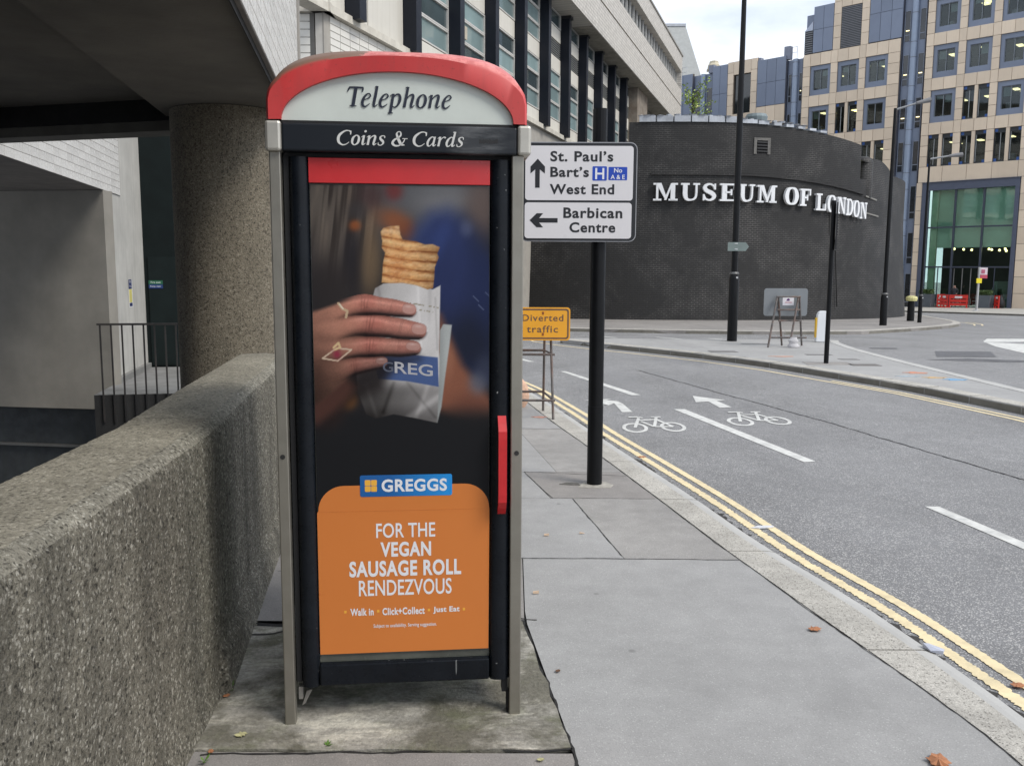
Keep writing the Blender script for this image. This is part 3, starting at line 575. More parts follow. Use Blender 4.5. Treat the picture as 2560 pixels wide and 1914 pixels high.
# ------------------------------------------------------------------ highwalk deck overhead, its column, and the lower yard behind
DF = Frame((-1.43, 4.82), (-.165, .986))
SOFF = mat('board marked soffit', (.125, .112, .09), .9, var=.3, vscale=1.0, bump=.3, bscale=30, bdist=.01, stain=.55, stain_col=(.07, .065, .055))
TILE = mat('white glazed tile', (.70, .685, .65), .28, var=.03, rnd=.06)
GROUT = mat('tile grout', (.16, .145, .13), .9, var=.2)
def tile_field(name, fr, s0, s1, z0, z1, tw, th, n, root, parent, joint=.005, thick=.006, keep=None, m=None):
    """one glazed tile per object, all sharing a mesh"""
    m = m or TILE; ns = int(round((s1 - s0) / tw)); nz = int(round((z1 - z0) / th)); tw = (s1 - s0) / ns; th = (z1 - z0) / nz
    me = unit_box(name, tw - joint, thick, th - joint, m); rz = math.atan2(fr.e[1], fr.e[0]); k = 0
    for i in range(ns):
        for j in range(nz):
            s, z = s0 + (i + .5) * tw, z0 + (j + .5) * th
            if keep and not keep(s, z): continue
            piece(name, me, root, fr.p(s, n + thick / 2, z), (0, 0, rz), parent); k += 1
    return k
def build_highwalk():
    d = thing('highwalk_deck', DF.p(0, -3, 3.), 'raised concrete walkway deck with dark soffit and white tiled edge', 'walkway')
    MB().box(DF, -32, 4.18, -1.16, -.035, 3.0, 3.35).build('edge_slab', SOFF, d)  # deck slabs lengthened unseen behind the camera to keep sky light out
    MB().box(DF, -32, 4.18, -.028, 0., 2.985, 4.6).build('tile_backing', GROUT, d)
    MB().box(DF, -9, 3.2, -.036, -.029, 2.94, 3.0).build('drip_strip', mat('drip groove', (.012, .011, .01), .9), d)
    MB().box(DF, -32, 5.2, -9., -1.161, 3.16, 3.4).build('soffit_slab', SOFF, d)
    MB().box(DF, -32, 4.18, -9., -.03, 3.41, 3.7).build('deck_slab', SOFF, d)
    f = Frame((-9., 10.02), (5.77, -1.64)); MB().box(f, -1, 6.45, -.3, .0, 2.875, 2.965).build('cross_beam', mat('stained beam', (.12, .115, .10), .9, var=.2, stain=.4), d)
    MB().box(f, -1, 6.3, -.35, .02, 2.966, 3.159).build('beam_gap_shade', mat('gap shade black', (.01, .01, .01), .9), d)  # solid black box, painting in the shade of the gap above the beam
    bk = MB().box(DF, 4.181, 4.2, -9., -.0, 3.405, 4.6).build('end_face', GROUT, d)
    tile_field('tile', DF, -1.1, 4.17, 2.99, 4.55, .44, .104, 0., d, None, .008)
    MB().box(DF, 4.18, 4.26, -.07, .03, 2.9, 4.6).build('corner_trim', mat('trim grey', (.30, .285, .26), .7), d)
    MB().box(DF, -32, 4.3, -9.3, -9.01, -2.4, 4.6).build('light_block_wall', mat('light block grey', (.14, .13, .115), .9, var=.2), d)  # added unseen wall, stops sky light from the left reaching under the deck
    c = thing('concrete_column', (-2.58, 8.2, -2.4), 'thick round exposed-aggregate concrete column under the walkway', 'column')
    MB().lathe((-2.58, 8.2, -2.4), [(.5, 0), (.5, 1.5), (.5, 3.), (.5, 4.), (.5, 5.395)], 64).build('shaft', agg_mat('column aggregate', (.06, .05, .034), (.205, .178, .132), (.34, .305, .235), 75., .7, .2, .9), c, smooth=True)
build_highwalk()
AF = Frame((-5.69, 10.), (-.193, .981))
def build_yard():
    struct(MB().wbox(-14, -1.46, -32, 20, -2.6, -2.4).build('lower_yard', mat('yard asphalt', (.02, .02, .02), .8, var=.3)))
    b = thing('service_block', AF.p(4.6, -3, -2.4), 'service block with white tiled band over a grey rendered wall and pale pillar', 'building')
    rend = mat('grey render', (.235, .22, .19), .9, var=.18, vscale=1.4, bump=.2, bscale=40, stain=.3, stain_col=(.2, .19, .17), streak=.25)
    pale = mat('pale concrete', (.46, .45, .415), .85, var=.12, vscale=2, bump=.2, bscale=50, streak=.35, stain_col=(.25, .24, .22))
    MB().box(AF, -6, 5.62, -8, -.02, 2.86, 5.6).build('upper_storey', GROUT, b)
    tile_field('tile', AF, -.42, 5.60, 2.86, 4.36, .30, .115, -.02, b, None, .007)
    MB().box(AF, 5.62, 7.3, -3., -.03, -.55, 5.6).build('pillar', pale, b); MB().box(AF, 4.62, 5.62, -.4, -.03, -.55, 2.855).build('pillar_return', pale, b)
    g = MB(); q0 = AF.p(4.45, -.02, 0); g.box(Frame((q0[0], q0[1]), (1, -.14)), -7, 0., -.25, 0., -.70, 2.855); g.build('rendered_wall', rend, b)
    g = MB(); g.box(Frame((q0[0], q0[1]), (1, -.14)), -7, .25, -.6, -.28, -2.4, -.701); g.build('lower_wall', mat('slimy blue grey wall', (.03, .035, .038), .7, var=.3, streak=.6, stain_col=(.03, .035, .03)), b)
    g = MB(); g.box(Frame((q0[0], q0[1]), (1, -.14)), -7, -.3, -.27, -.2, -1.40, -1.36); g.build('pipe_rail', mat('pale pipe', (.10, .10, .095), .6), b)
    d = MB().box(AF, 7.3, 7.5, -1.5, 4.5, -.3, 5.6).build('door_wall', mat('dark green doors', (.006, .010, .010), .6, spec=.15, var=.2), b)
    MB().box(AF, 7.26, 7.3, .72, .735, -.28, 4.).build('door_edge', mat('door edge', (.25, .25, .23), .5), b, parent=d)
    for i in range(4): MB().box(AF, 7.27, 7.299, .05 + i * .8, .80 + i * .8 - .06, -.26, 1.85).build('door_leaf', mat('door leaf green', (.008, .013, .013), .6, spec=.15, var=.2), b, parent=d)
    ld = struct(MB().box(AF, 3.35, 7.3, -.03, 5., -2.4, -.3).build('landing', mat('landing concrete', (.20, .20, .195), .85, var=.2, stain=.3))); ld['label'] = 'concrete landing behind the iron railing'
    MB().box(AF, 3.33, 3.349, -.03, 5., -2.4, -.303).build('landing_edge', mat('dripping edge', (.015, .015, .015), .8, streak=.3, stain_col=(.06, .06, .058)), ld)
    MB().box(AF, 4.7, 7.2, -.035, .05, -.30, -.2).build('skirting', mat('skirting', (.2, .2, .19), .8), b)
    # notices
    n = thing('notice', AF.p(5.35, 0, 1.), 'narrow blue and yellow paper notice stuck on the pale pillar', 'notice')
    p = lambda *a: MB().box(AF, *a)
    s0 = 5.95
    p(s0, s0 + .26, -.03, -.026, .92, 1.42).build('paper', mat('notice white', (.7, .7, .7), .6), n)
    p(s0 - .01, s0 + .22, -.0259, -.024, 1.25, 1.42).build('title_band', mat('notice navy', (.03, .04, .12), .5), n); p(s0, s0 + .21, -.0259, -.024, 1.01, 1.245).build('yellow_band', mat('notice yellow', (.62, .56, .18), .5), n); p(s0, s0 + .22, -.0259, -.024, .94, 1.0).build('foot_band', MATS['notice navy'], n)
    for z in (1.36, 1.28): lettering('lettering', 'NOTICE' if z > 1.3 else 'TO ALL', AF, (s0 + .02, s0 + .19, z, z + .035), -.0235, MATS['notice white'], n)
    n = thing('door_sign', AF.p(7.2, .3, 1.), 'green over blue fire exit sign on the dark doors', 'sign'); DFm = Frame(AF.p(7.265, 0, 0)[:2], (AF.n[0], AF.n[1]))
    q = lambda s0, s1, z0, z1, nm, m, nn=.0: MB().box(DFm, s0, s1, nn, nn + .004, z0, z1).build(nm, m, n)
    q(.05, .31, 1.315, 1.39, 'green_plate', mat('exit green', (.012, .10, .05), .5)); q(.05, .31, 1.235, 1.312, 'blue_plate', mat('door blue', (.012, .035, .14), .5))
    lettering('lettering', 'Fire exit', DFm, (.09, .27, 1.337, 1.37), .0045, MATS['notice white'], n); lettering('lettering', 'Keep clear', DFm, (.08, .28, 1.256, 1.292), .0045, MATS['notice white'], n)
    # railing
    r = thing('iron_railing', AF.p(3.34, 1.5, -.72), 'black iron railing with rusty vertical bars on the landing edge', 'railing'); iron = mat('black iron', (.012, .012, .012), .6, var=.3, stain=.2, stain_col=(.16, .13, .11))
    MB().box(AF, 3.28, 3.325, .07, 2.6, .76, .79).build('top_rail', iron, r)
    for i in range(16): MB().box(AF, 3.29, 3.315, .1 + .155 * i, .122 + .155 * i, -.72, .76).build('bar', iron, r)
build_yard()
# ------------------------------------------------------------------ finned office block over the tiled podium
LF = Frame((-11.44, 0), (.3151, .949))
def build_fin_block():
    b = thing('finned_office_block', LF.p(40, -6, 0), 'long office block with dark navy fins, teal windows and overhanging tiled top storey', 'building')
    navy = mat('navy fin paint', (.008, .0105, .017), .45, spec=.25, var=.15, vscale=.8); cream = mat('cream panel', (.60, .575, .51), .6, var=.06, vscale=.6, rnd=.05, streak=.3, stain_col=(.40, .37, .31))
    fram = mat('window frame grey', (.50, .49, .46), .5, var=.1); gl = mat('teal glass', (.20, .27, .27), .08, spec=.8, var=.25, vscale=.35, rnd=.25); gl2 = mat('dark teal glass', (.055, .075, .08), .08, spec=.8, var=.3, vscale=.3, rnd=.3)
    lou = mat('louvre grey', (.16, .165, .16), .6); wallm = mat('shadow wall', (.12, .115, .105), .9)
    B = lambda *a: MB().box(LF, *a)
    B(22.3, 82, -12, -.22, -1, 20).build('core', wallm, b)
    led = mat('ledge stone', (.55, .52, .45), .8, var=.15, stain=.35, stain_col=(.25, .22, .17))
    B(20.0, 46, -.25, .16, 7.50, 7.68).build('ledge', led, b)
    # podium with glazed tiles: built singly near the corner where they can be told apart
    pod = MB().box(LF, 22.36, 60, -.4, 0., -1., 7.499).build('podium', mat('podium grout', (.33, .31, .275), .9, var=.1), b)
    ptile = mat('podium tile', (.64, .62, .565), .35, var=.04, rnd=.05)
    tile_field('tile', LF, 22.62, 30.3, 6.05, 7.49, .48, .16, 0., b, None, .02, .015, m=ptile)
    PF = Frame(LF.p(22.36, 0, 0)[:2], (-LF.n[0], -LF.n[1])); RF = Frame((LF.p(22.3, 0, 0)[0] - 2.2, LF.p(22.3, 0, 0)[1] + .1), (1, .0))
    rt = MB().box(RF, -.6, 2.2, -.5, -.02, -1., 7.49).build('return_wall', MATS['podium grout'], b)
    tile_field('tile', RF, .75, 2.0, 5.2, 7.49, .95, .176, -.02, b, None, .02, .015, m=ptile)
    MB().box(RF, .18, .40, -.3, .05, -1., 7.49).build('pilaster', mat('weathered pilaster', (.26, .245, .22), .85, var=.2), b); MB().box(RF, 2.02, 2.2, -.3, .03, -1., 7.49).build('corner_strip', mat('corner strip', (.45, .43, .39), .7), b)
    MB().box(RF, -.4, 2.4, -.5, .14, 7.50, 7.70).build('return_ledge', led, b); MB().box(RF, -.4, 1.7, -.6, -.1, 7.70, 9.5).build('return_upper_wall', mat('return wall', (.17, .155, .135), .9, var=.2), b)
    me_l = None
    P0 = 23.45; pitch = 3.272; w = .36; zt = 12.86
    for i in range(-1, 11):
        s = P0 + pitch * i
        if i >= 0:
            f = MB().box(LF, s, s + w, -.2, .36, 7.62, zt - .12).build('fin', navy, b); B(s - .02, s + w + .06, -.2, .42, zt - .119, zt - .001).build('fin_cap', mat('fin cap', (.01, .011, .014), .6), b, parent=f)
        a0, a1 = s + w, s + pitch
        if i == -1: a0 = 22.4
        split = a0 + (a1 - a0) * .28
        def bay(z0, z1, kind):
            if kind == 'P':
                n_ = B(a0 + .02, split - .02, -.16, -.04, z0 + .02, z1 - .02).build('panel', cream, b); B(split + .02, a1 - .02, -.16, -.04, z0 + .02, z1 - .02).build('panel', cream, b)
            elif kind == 'L':
                o = B(a0 + .02, a1 - .02, -.2, -.12, z0, z1).build('louvre', mat('louvre back', (.03, .03, .03), .8), b)
                for k in range(7): zz = z0 + .05 + (z1 - z0 - .1) * k / 6; B(a0 + .05, a1 - .05, -.12, -.04, zz - .03, zz + .01).build('blade', lou, b, parent=o)
            else:
                fr_ = MB()
                for x0, x1 in ((a0 + .01, a0 + .06), (split - .03, split + .03), (a1 - .06, a1 - .01)): fr_.box(LF, x0, x1, -.14, -.03, z0, z1)
                for x0, x1 in ((a0 + .061, split - .031), (split + .031, a1 - .061)):
                    fr_.box(LF, x0, x1, -.14, -.03, z0, z0 + .045); fr_.box(LF, x0, x1, -.14, -.03, z1 - .045, z1)
                o = fr_.build('window', fram, b)
                for x0, x1 in ((a0 + .055, split - .025), (split + .025, a1 - .055)): B(x0, x1, -.11, -.09, z0 + .04, z1 - .04).build('pane', gl2 if (kind == 'D' or random.random() < .15) else gl, b, parent=o)
        if i < 1: st = [(7.69, 9.45, 'P'), (9.46, 11.2, 'P'), (11.21, 12.85, 'P')]
        else:
            st = [(7.69, 8.24, 'P'), (8.25, 8.95, 'W'), (8.96, 9.65, 'W'), (9.66, 10.3, 'W'), (10.31, 10.95, 'P')]
            st += [(10.96, 11.6, 'W'), (11.61, 12.25, 'W'), (12.26, 12.85, 'D')] if i < 5 else [(10.96, 11.62, 'L'), (11.63, 12.2, 'P'), (12.21, 12.85, 'D')]
        for z0, z1, kd in st: bay(z0, z1, kd)
    B(31.1, 31.45, -.05, .02, 9.05, 9.45).build('fan_vent', mat('fan vent', (.4, .36, .28), .6), b)
    # far recess beyond the last fin
    B(59.0, 62.5, -.15, .5, 7., 12.85).build('recess_wall', mat('rust stained concrete', (.22, .19, .155), .9, var=.25, stain=.5, stain_col=(.12, .08, .05)), b)
    for i in range(4): B(63.2 + i * 2.6, 65.4 + i * 2.6, -.15, -.05, 9.5, 12.4).build('pane', gl2, b)
    # overhanging top: tiled band, groove, ribbon window, parapet
    mosaic = brick_mat('mosaic tile', (.50, .475, .43), (.56, .535, .49), (.33, .31, .28), .32, .16, .022, .25, .25, .2)
    uv = lambda v: ((v.x - LF.o[0]) * LF.e[0] + (v.y - LF.o[1]) * LF.e[1], v.z)
    B(20, 74.6, -3., 1.0, zt, 14.32).build('tiled_band', mosaic, b, uv=uv); B(20, 74.6, -3., .93, 14.321, 14.42).build('groove', mat('groove dark', (.08, .075, .07), .9), b)
    B(20, 74.65, -3., 1.0, 14.421, 15.55).build('upper_band', mosaic, b, uv=uv); B(20, 74.6, -3., .55, 15.551, 16.88).build('ribbon_glass', mat('ribbon glass', (.03, .036, .042), .08, spec=.8), b)
    B(20, 74.7, -3., 1.0, 16.881, 18.05).build('parapet_band', mosaic, b, uv=uv); B(20, 74.75, -3.05, 1.06, 18.051, 18.17).build('coping', mat('coping grey', (.25, .24, .22), .8), b)
    mul = mat('mullion grey', (.5, .5, .48), .5); mm = unit_box('mullion', .09, .12, 1.325, mul); rz = math.atan2(LF.e[1], LF.e[0])
    for i in range(27): piece('mullion', mm, b, LF.p(47 + i * 1.05, .62, 16.216), (0, 0, rz))
    B(74.3, 74.6, .55, .99, 15.551, 16.88).build('end_pier', MATS['mosaic tile'], b, uv=uv)
    B(45, 74.5, -3., .96, 12.83, 12.859).build('overhang_soffit', mat('soffit concrete', (.30, .28, .24), .9, var=.2, stain=.4), b)
    # roof and stone turret of buildings further off
    r = thing('slate_roof_building', (16., 100., -2.7), 'distant building with steep grey slate roof showing past the office block', 'building')
    V = [(12., 96, 18), (21.2, 96, 18), (21.2, 110, 18), (12., 110, 18), (14., 103, 28.9), (19.3, 103, 28.9)]
    MB().add(V, [(0, 1, 5, 4), (1, 2, 5), (2, 3, 4, 5), (3, 0, 4)]).build('roof', mat('slate', (.30, .31, .30), .7, var=.1), r); MB().wbox(12.2, 20.9, 96.2, 109.8, -2.7, 18.).build('wall', mat('far stone', (.4, .36, .28), .8), r)
    MB().wbox(14., 19.3, 102.9, 103.1, 28.9, 29.2).build('ridge', mat('lead', (.4, .42, .45), .6), r)
    t = thing('stone_turret', (22.0, 100., -2.7), 'small pale stone turret top beyond the blue panels', 'turret'); st = mat('turret stone', (.52, .47, .35), .85, var=.15, vscale=2)
    MB().wbox(21.4, 22.5, 99.4, 100.6, -2.7, 22.6).build('shaft', st, t)
    for x in (21.42, 21.86, 22.3): MB().wbox(x, x + .18, 99.3, 99.6, 22.6, 23.5).build('pillar', st, t)
    MB().wbox(21.3, 22.6, 99.2, 100.7, 23.5, 23.75).build('cornice', st, t); MB().lathe((21.95, 100, 23.75), [(.7, 0), (.66, .3), (.52, .5), (.5, .7), (.2, .8)], 8).build('cap', st, t)
build_fin_block()

# ------------------------------------------------------------------ museum drum of dark brick
MC = (6.7, 48.8); MR = 13.4
def mpt(th, r, z): a = R(th); return (MC[0] + r * math.sin(a), MC[1] - r * math.cos(a), z)
def mtop(th): return 7.42 - .5 * max(0, (th - 6) / 31.) ** 2
def build_museum():
    m = thing('museum_drum', (MC[0], MC[1], -.6), 'big curved drum of sooty black brick with pale coping stones', 'museum')
    brick = brick_mat('black brick', (.0115, .011, .0107), (.0155, .0148, .0143), (.095, .09, .085))
    uv = lambda v: (math.atan2(v.x - MC[0], MC[1] - v.y) * MR, v.z)
    batter = lambda z: .34 * max(0., (4.2 - z) / 4.8) ** 1.3
    def drum(name, t0, t1, zfn, zb=-1.2, nz=14, step=1.0, mt=brick, inner=.6):
        n = int((t1 - t0) / step); rows = []
        for i in range(n + 1):
            th = t0 + (t1 - t0) * i / n; zt = zfn(th); col = [mpt(th, MR + batter(zb + (zt - zb) * j / nz), zb + (zt - zb) * j / nz) for j in range(nz + 1)]
            col += [mpt(th, MR - inner, zt), mpt(th, MR - inner, zb)]; rows.append(col)
        k = nz + 3; mb = MB(); mb.sheet(rows); mb.f += [tuple(range(k)), tuple(range(len(mb.v) - k, len(mb.v)))]
        o = mb.build(name, mt, m, uv=uv); bm = bmesh.new(); bm.from_mesh(o.data); bmesh.ops.recalc_face_normals(bm, faces=bm.faces); bm.to_mesh(o.data); bm.free(); return o
    drum('wall', -9.2, 36.6, mtop); drum('side_wall', -75, -9.2, lambda t: 6.15); drum('low_wall', 36.6, 39.4, lambda t: 5.55)
    drum('end_wall', 39.4, 100, lambda t: 6.45 - .55 * min(1, max(0, (t - 43) / 7.)) ** 1.5 + .0, nz=14)
    MB().lathe((MC[0], MC[1], -1.2), [(11.5, 0.), (11.5, 5.5)], 64).build('drum_core', mat('inner dark', (.03, .03, .03), .9), m)
    MB().lathe(mpt(39.9, MR - .35, 4.8), [(.42, 0), (.42, 1.5), (.36, 1.66), (.2, 1.75)], 16).build('rounded_pier', brick, m, uv=uv, smooth=True)
    lm = mat('recess lamp', (.75, .80, .35), .5, emit=2.2); rl = mat('recess lining', (.16, .14, .10), .8)
    rec = drum('recess_lining', 36.7, 39.6, lambda t: 6.3, zb=5.5, nz=2, mt=rl, inner=.35) if False else MB().add([mpt(36.6, MR - .9, 5.5), mpt(41, MR - .9, 5.5), mpt(41, MR - .9, 6.5), mpt(36.6, MR - .9, 6.7)], [(0, 1, 2, 3)]).build('recess_lining', rl, m)
    MB().add([mpt(36.6, MR + .02, 6.3), mpt(39.6, MR + .02, 6.25), mpt(39.6, MR - .9, 6.55), mpt(36.6, MR - .9, 6.75)], [(0, 1, 2, 3)]).build('recess_canopy', mat('canvas tan', (.16, .14, .09), .9, var=.3), m)
    for th, z in ((37.3, 6.05), (38.2, 5.72)): MB().lathe(mpt(th, MR - .5, z), [(.05, 0), (.13, .05), (.13, .1), (.05, .14)], 12).build('recess_light', lm, m)
    # coping stones, pale lead-white
    cop = mat('coping stone', (.40, .425, .46), .6, var=.25, vscale=1.5, rnd=.2, streak=.3, stain_col=(.2, .2, .22)); th = -7.6
    while th < 27:
        d = 2.9 if th < 14 else 2.4; hh = .23 if th < 8 else .15 - .004 * (th - 8)
        gap = .16 if th < 12 else .9
        V = []
        for z0 in (0, hh):
            for t, r in ((th + .06, MR + .06), (th + d - gap, MR + .06), (th + d - gap, MR - .5), (th + .06, MR - .5)): V.append(mpt(t, r, mtop(th) + .002 + z0))
        MB().add(V, [(3, 2, 1, 0), (4, 5, 6, 7), (0, 1, 5, 4), (1, 2, 6, 5), (2, 3, 7, 6), (3, 0, 4, 7)]).build('coping_stone', cop, m); th += d
    th = -7.2
    while th < 22:
        MB().lathe(mpt(th, MR - .05, mtop(th) + (.225 if th < 8 else .14)), [(.11, 0), (.1 + .05 * (int(th * 7) % 3), .02 + .015 * (int(th * 5) % 4)), (.04, .05)], 6).build('coping_nib', cop, m);  th += .7 + .25 * (int(th * 11) % 4)
    # louvre vent with pale brick edging
    vf = Frame(mpt(13.65, MR, 0)[:2], (math.cos(R(13.65)), math.sin(R(13.65)))); fr_ = mat('worn mortar', (.14, .135, .125), .9, var=.3, vscale=8)
    v = MB()
    for a in ((-.36, -.24, 6.25, 6.88), (.24, .36, 6.25, 6.88), (-.24, .24, 6.78, 6.88)): v.box(vf, a[0], a[1], -.1, .03, a[2], a[3])
    vo = v.build('vent', fr_, m)
    MB().box(vf, -.24, .24, -.1, .012, 6.3, 6.78).build('vent_opening', mat('vent black', (.004, .004, .004), .9), m, parent=vo)
    for k in range(4): MB().box(vf, -.23, .23, .013, .05, 6.34 + k * .115, 6.38 + k * .115).build('vent_blade', mat('vent blade', (.03, .03, .03), .6), m, parent=vo)
    # perforated weep strips below the lettering
    for th in (29.0, 30.35):
        lf = Frame(mpt(th, MR + .02, 0)[:2], (math.cos(R(th)), math.sin(R(th))))
        st = MB().box(lf, -.1, .1, -.2, .05, 3.1, 4.2).build('weep_strip', mat('weep edge', (.085, .083, .08), .8), m)
        for k in range(9): MB().box(lf, -.065, .065, .051, .056, 3.14 + k * .118, 3.21 + k * .118).build('weep_hole', MATS['vent black'], m, parent=st)
    # ledge shadow rail over the lettering and small fittings
    rows = []
    for i in range(46): th = -5.4 + i; rows.append([mpt(th, MR + .01, mtop(th) - 2.02), mpt(th, MR + .09, mtop(th) - 2.02), mpt(th, MR + .09, mtop(th) - 1.94), mpt(th, MR + .01, mtop(th) - 1.94)])
    MB().sheet([r for r in rows if True][:44]).build('string_course', brick, m, uv=uv)
    for t0, t1, dz in ((38.4, 42.5, 2.05), (37.9, 43.5, 2.75)):
        MB().add([mpt(t0, MR + .06, mtop(t0) - dz), mpt(t1, MR + .06, mtop(t0) - dz - .12), mpt(t1, MR + .06, mtop(t0) - dz - .06), mpt(t0, MR + .06, mtop(t0) - dz + .06)], [(0, 1, 2, 3)]).build('mortar_band', mat('pale mortar', (.2, .195, .18), .9), m)
    MB().tube(mpt(29.8, MR + .1, 3.0), mpt(29.9, MR + .35, .2), .022, k=8).build('downpipe', MATS['vent black'], m)
    ln = thing('roof_lantern', mpt(16.5, MR - 1.6, 6.9), 'small dark rooftop lantern with flat hood behind the drum coping', 'lantern'); c = mpt(16.5, MR - 1.6, 6.6); dk = mat('lantern dark', (.05, .06, .065), .6)
    MB().lathe(c, [(.22, 0), (.22, 1.0), (.18, 1.05)], 12).build('body', dk, ln); MB().lathe((c[0], c[1], c[2] + 1.05), [(.2, 0), (.44, .1), (.46, .3), (.40, .42), (.05, .45)], 14).build('hood', mat('lantern hood', (.16, .20, .21), .6), ln)
    MB().box(WORLD, c[0] - .06, c[0] + .06, -c[1] + .2, -c[1] + .235, c[2] + .55, c[2] + .8).build('lamp', mat('lantern lamp', (.6, .55, .35), .4), ln)
    # lettering on brackets
    L = thing('museum_lettering', mpt(15, MR, 4.2), 'raised white slab-serif letters reading MUSEUM OF LONDON on the black brick drum', 'lettering'); lw = mat('letter white', (.72, .73, .74), .4, var=.04, vscale=2)
    for ch, a, b_ in (('M', -5.06, -.9), ('U', -.5, 2.75), ('S', 3.05, 5.7), ('E', 6.05, 9.05), ('U', 9.4, 12.3), ('M', 12.6, 16.4), ('O', 17.9, 20.8), ('F', 21.0, 23.3), ('L', 24.5, 26.8), ('O', 27.1, 29.3), ('N', 29.5, 31.8), ('D', 31.9, 33.8), ('O', 33.9, 35.8), ('N', 35.9, 38.1)):
        tm = (a + b_) / 2; fr_ = Frame(mpt(tm, MR, 0)[:2], (math.cos(R(tm)), math.sin(R(tm)))); hw = R(b_ - a) * MR / 2; dz = (mtop(tm) - 7.42) * .8 - (.10 if tm > 25 else 0)
        slab_letter(ch, fr_, -hw * .98, hw * .98, 4.385 + dz, 5.06 + dz, .06, .19, lw, L)
build_museum()
# ------------------------------------------------------------------ stone and blue panel offices across the junction
OF = Frame((31.9, 72.4), (.7071, -.7071))
def build_offices():
    b = thing('stone_clad_offices', OF.p(0, -6, -1.1), 'office building clad in beige stone and slate blue panels with lit square windows', 'building')
    stone = mat('beige stone', (.72, .595, .455), .75, var=.05, vscale=.8, rnd=.09, streak=.12, stain_col=(.45, .35, .25)); blue = mat('slate blue panel', (.185, .22, .295), .45, var=.06, vscale=.6, rnd=.06)
    blue2 = mat('pale blue column', (.27, .33, .43), .4, var=.05); joint = mat('open joint', (.10, .08, .06), .9); gl = glass_mat('office glass', (.7, .75, .75), .0); dkf = mat('window dark frame', (.03, .035, .04), .5)
    inn = mat('office interior', (.05, .048, .045), .9, var=.4, vscale=.6); lamp = mat('office ceiling lamp', (1., .86, .45), .5, emit=1.5); blind = mat('roller blind', (.33, .40, .38), .8); cobalt = mat('cobalt square', (.03, .10, .33), .4)
    B = lambda *a: MB().box(OF, *a); G = .014
    def stones(a0, a1, z0, z1, nx, nz, m=stone, n0=-.09, n1=0., name='stone_panel'):
        w, h_ = (a1 - a0) / nx, (z1 - z0) / nz
        for i in range(nx):
            for j in range(nz): B(a0 + i * w + G, a0 + (i + 1) * w - G, n0, n1, z0 + j * h_ + G, z0 + (j + 1) * h_ - G).build(name, m, b)
    back = MB()                                            # dark wall behind the open joints, frames and floors
    def backing(a0, a1, z0, z1, n=-.095): back.box(OF, a0, a1, -.35, n, z0, z1)
    ROWS = [(9.97, 12.42), (13.35, 15.82), (16.75, 19.22), (20.15, 22.62), (23.55, 26.0)]
    rr = random.Random(11)
    def window(a0, a1, z0, z1, kind, lit=1):
        if kind == 'A':
            f = MB(); s_, t_, u_ = .27, .36, .46
            f.box(OF, a0, a0 + s_, -.3, -.13, z0, z1); f.box(OF, a1 - s_, a1, -.3, -.13, z0, z1); f.box(OF, a0 + s_ + .001, a1 - s_ - .001, -.3, -.13, z1 - t_, z1); f.box(OF, a0 + s_ + .001, a1 - s_ - .001, -.3, -.13, z0, z0 + u_)
            w = f.build('window', blue, b); i0, i1, j0, j1 = a0 + s_, a1 - s_, z0 + u_, z1 - t_; mid = (i0 + i1) / 2
            fr = MB(); fr.box(OF, i0, i0 + .05, -.34, -.2, j0, j1); fr.box(OF, i1 - .05, i1, -.34, -.2, j0, j1); fr.box(OF, mid - .03, mid + .03, -.34, -.2, j0, j1); fr.box(OF, i0 + .051, mid - .031, -.34, -.2, j1 - .05, j1); fr.box(OF, mid + .031, i1 - .051, -.34, -.2, j1 - .05, j1)
            fr.build('frame', mat('grey sash', (.16, .18, .20), .5), b, parent=w)
            for x0, x1 in ((i0 + .05, mid - .03), (mid + .03, i1 - .05)):
                B(x0, x1, -.28, -.265, j0, j1 - .05).build('pane', gl, b, parent=w)
                if rr.random() < .3: B(x0 + .02, x1 - .02, -.42, -.41, j1 - rr.uniform(.3, .75), j1).build('blind', blind, b, parent=w)
        else:
            mid = (a0 + a1) / 2; mu = B(mid - .12, mid + .12, -.2, -.02, z0 + .01, z1 - .01).build('window', stone, b)
            for k, (x0, x1) in enumerate(((a0, mid - .121), (mid + .121, a1))):
                fr = MB(); c = x0 + (.42 if k == 0 else .05) * (x1 - x0) / .85; d = x1 - (.05 if k == 0 else .30) * (x1 - x0) / .85
                fr.box(OF, x0, x0 + .05, -.3, -.16, z0, z1); fr.box(OF, x1 - .05, x1, -.3, -.16, z0, z1); fr.box(OF, x0 + .051, x1 - .051, -.3, -.16, z1 - .3, z1); fr.box(OF, x0 + .051, x1 - .051, -.3, -.16, z0, z0 + .12); fr.build('frame', dkf, b, parent=mu)
                B(x0 + .05, x1 - .05, -.26, -.25, z0 + .12, z1 - .3).build('pane', gl, b, parent=mu); cb = x0 + .03 if k == 0 else x1 - .23
                for zz in (z0 + .02, z1 - .24): B(cb, cb + .2, -.159, -.14, zz, zz + .22).build('corner_square', cobalt, b, parent=mu)
                B(c, c + .04, -.249, -.2, z0 + .12, z1 - .3).build('sash_bar', mat('sash bar', (.35, .37, .38), .5), b, parent=mu)
        for _ in range(rr.choice((1, 2, 2)) if lit else 0):
            x = rr.uniform(a0 + .3, a1 - .8); d = rr.uniform(1.2, 3.2); B(x, x + .42, -d - .8, -d, z1 - .42, z1 - .37).build('ceiling_lamp', lamp, b)
        if rr.random() < .5: x = rr.uniform(a0 + .4, a1 - .8); B(x, x + rr.uniform(.2, .5), -1.1, -.7, z0 + .1, z0 + rr.uniform(.6, 1.)).build('desk_clutter', mat('clutter', (.35, .35, .36), .7), b)
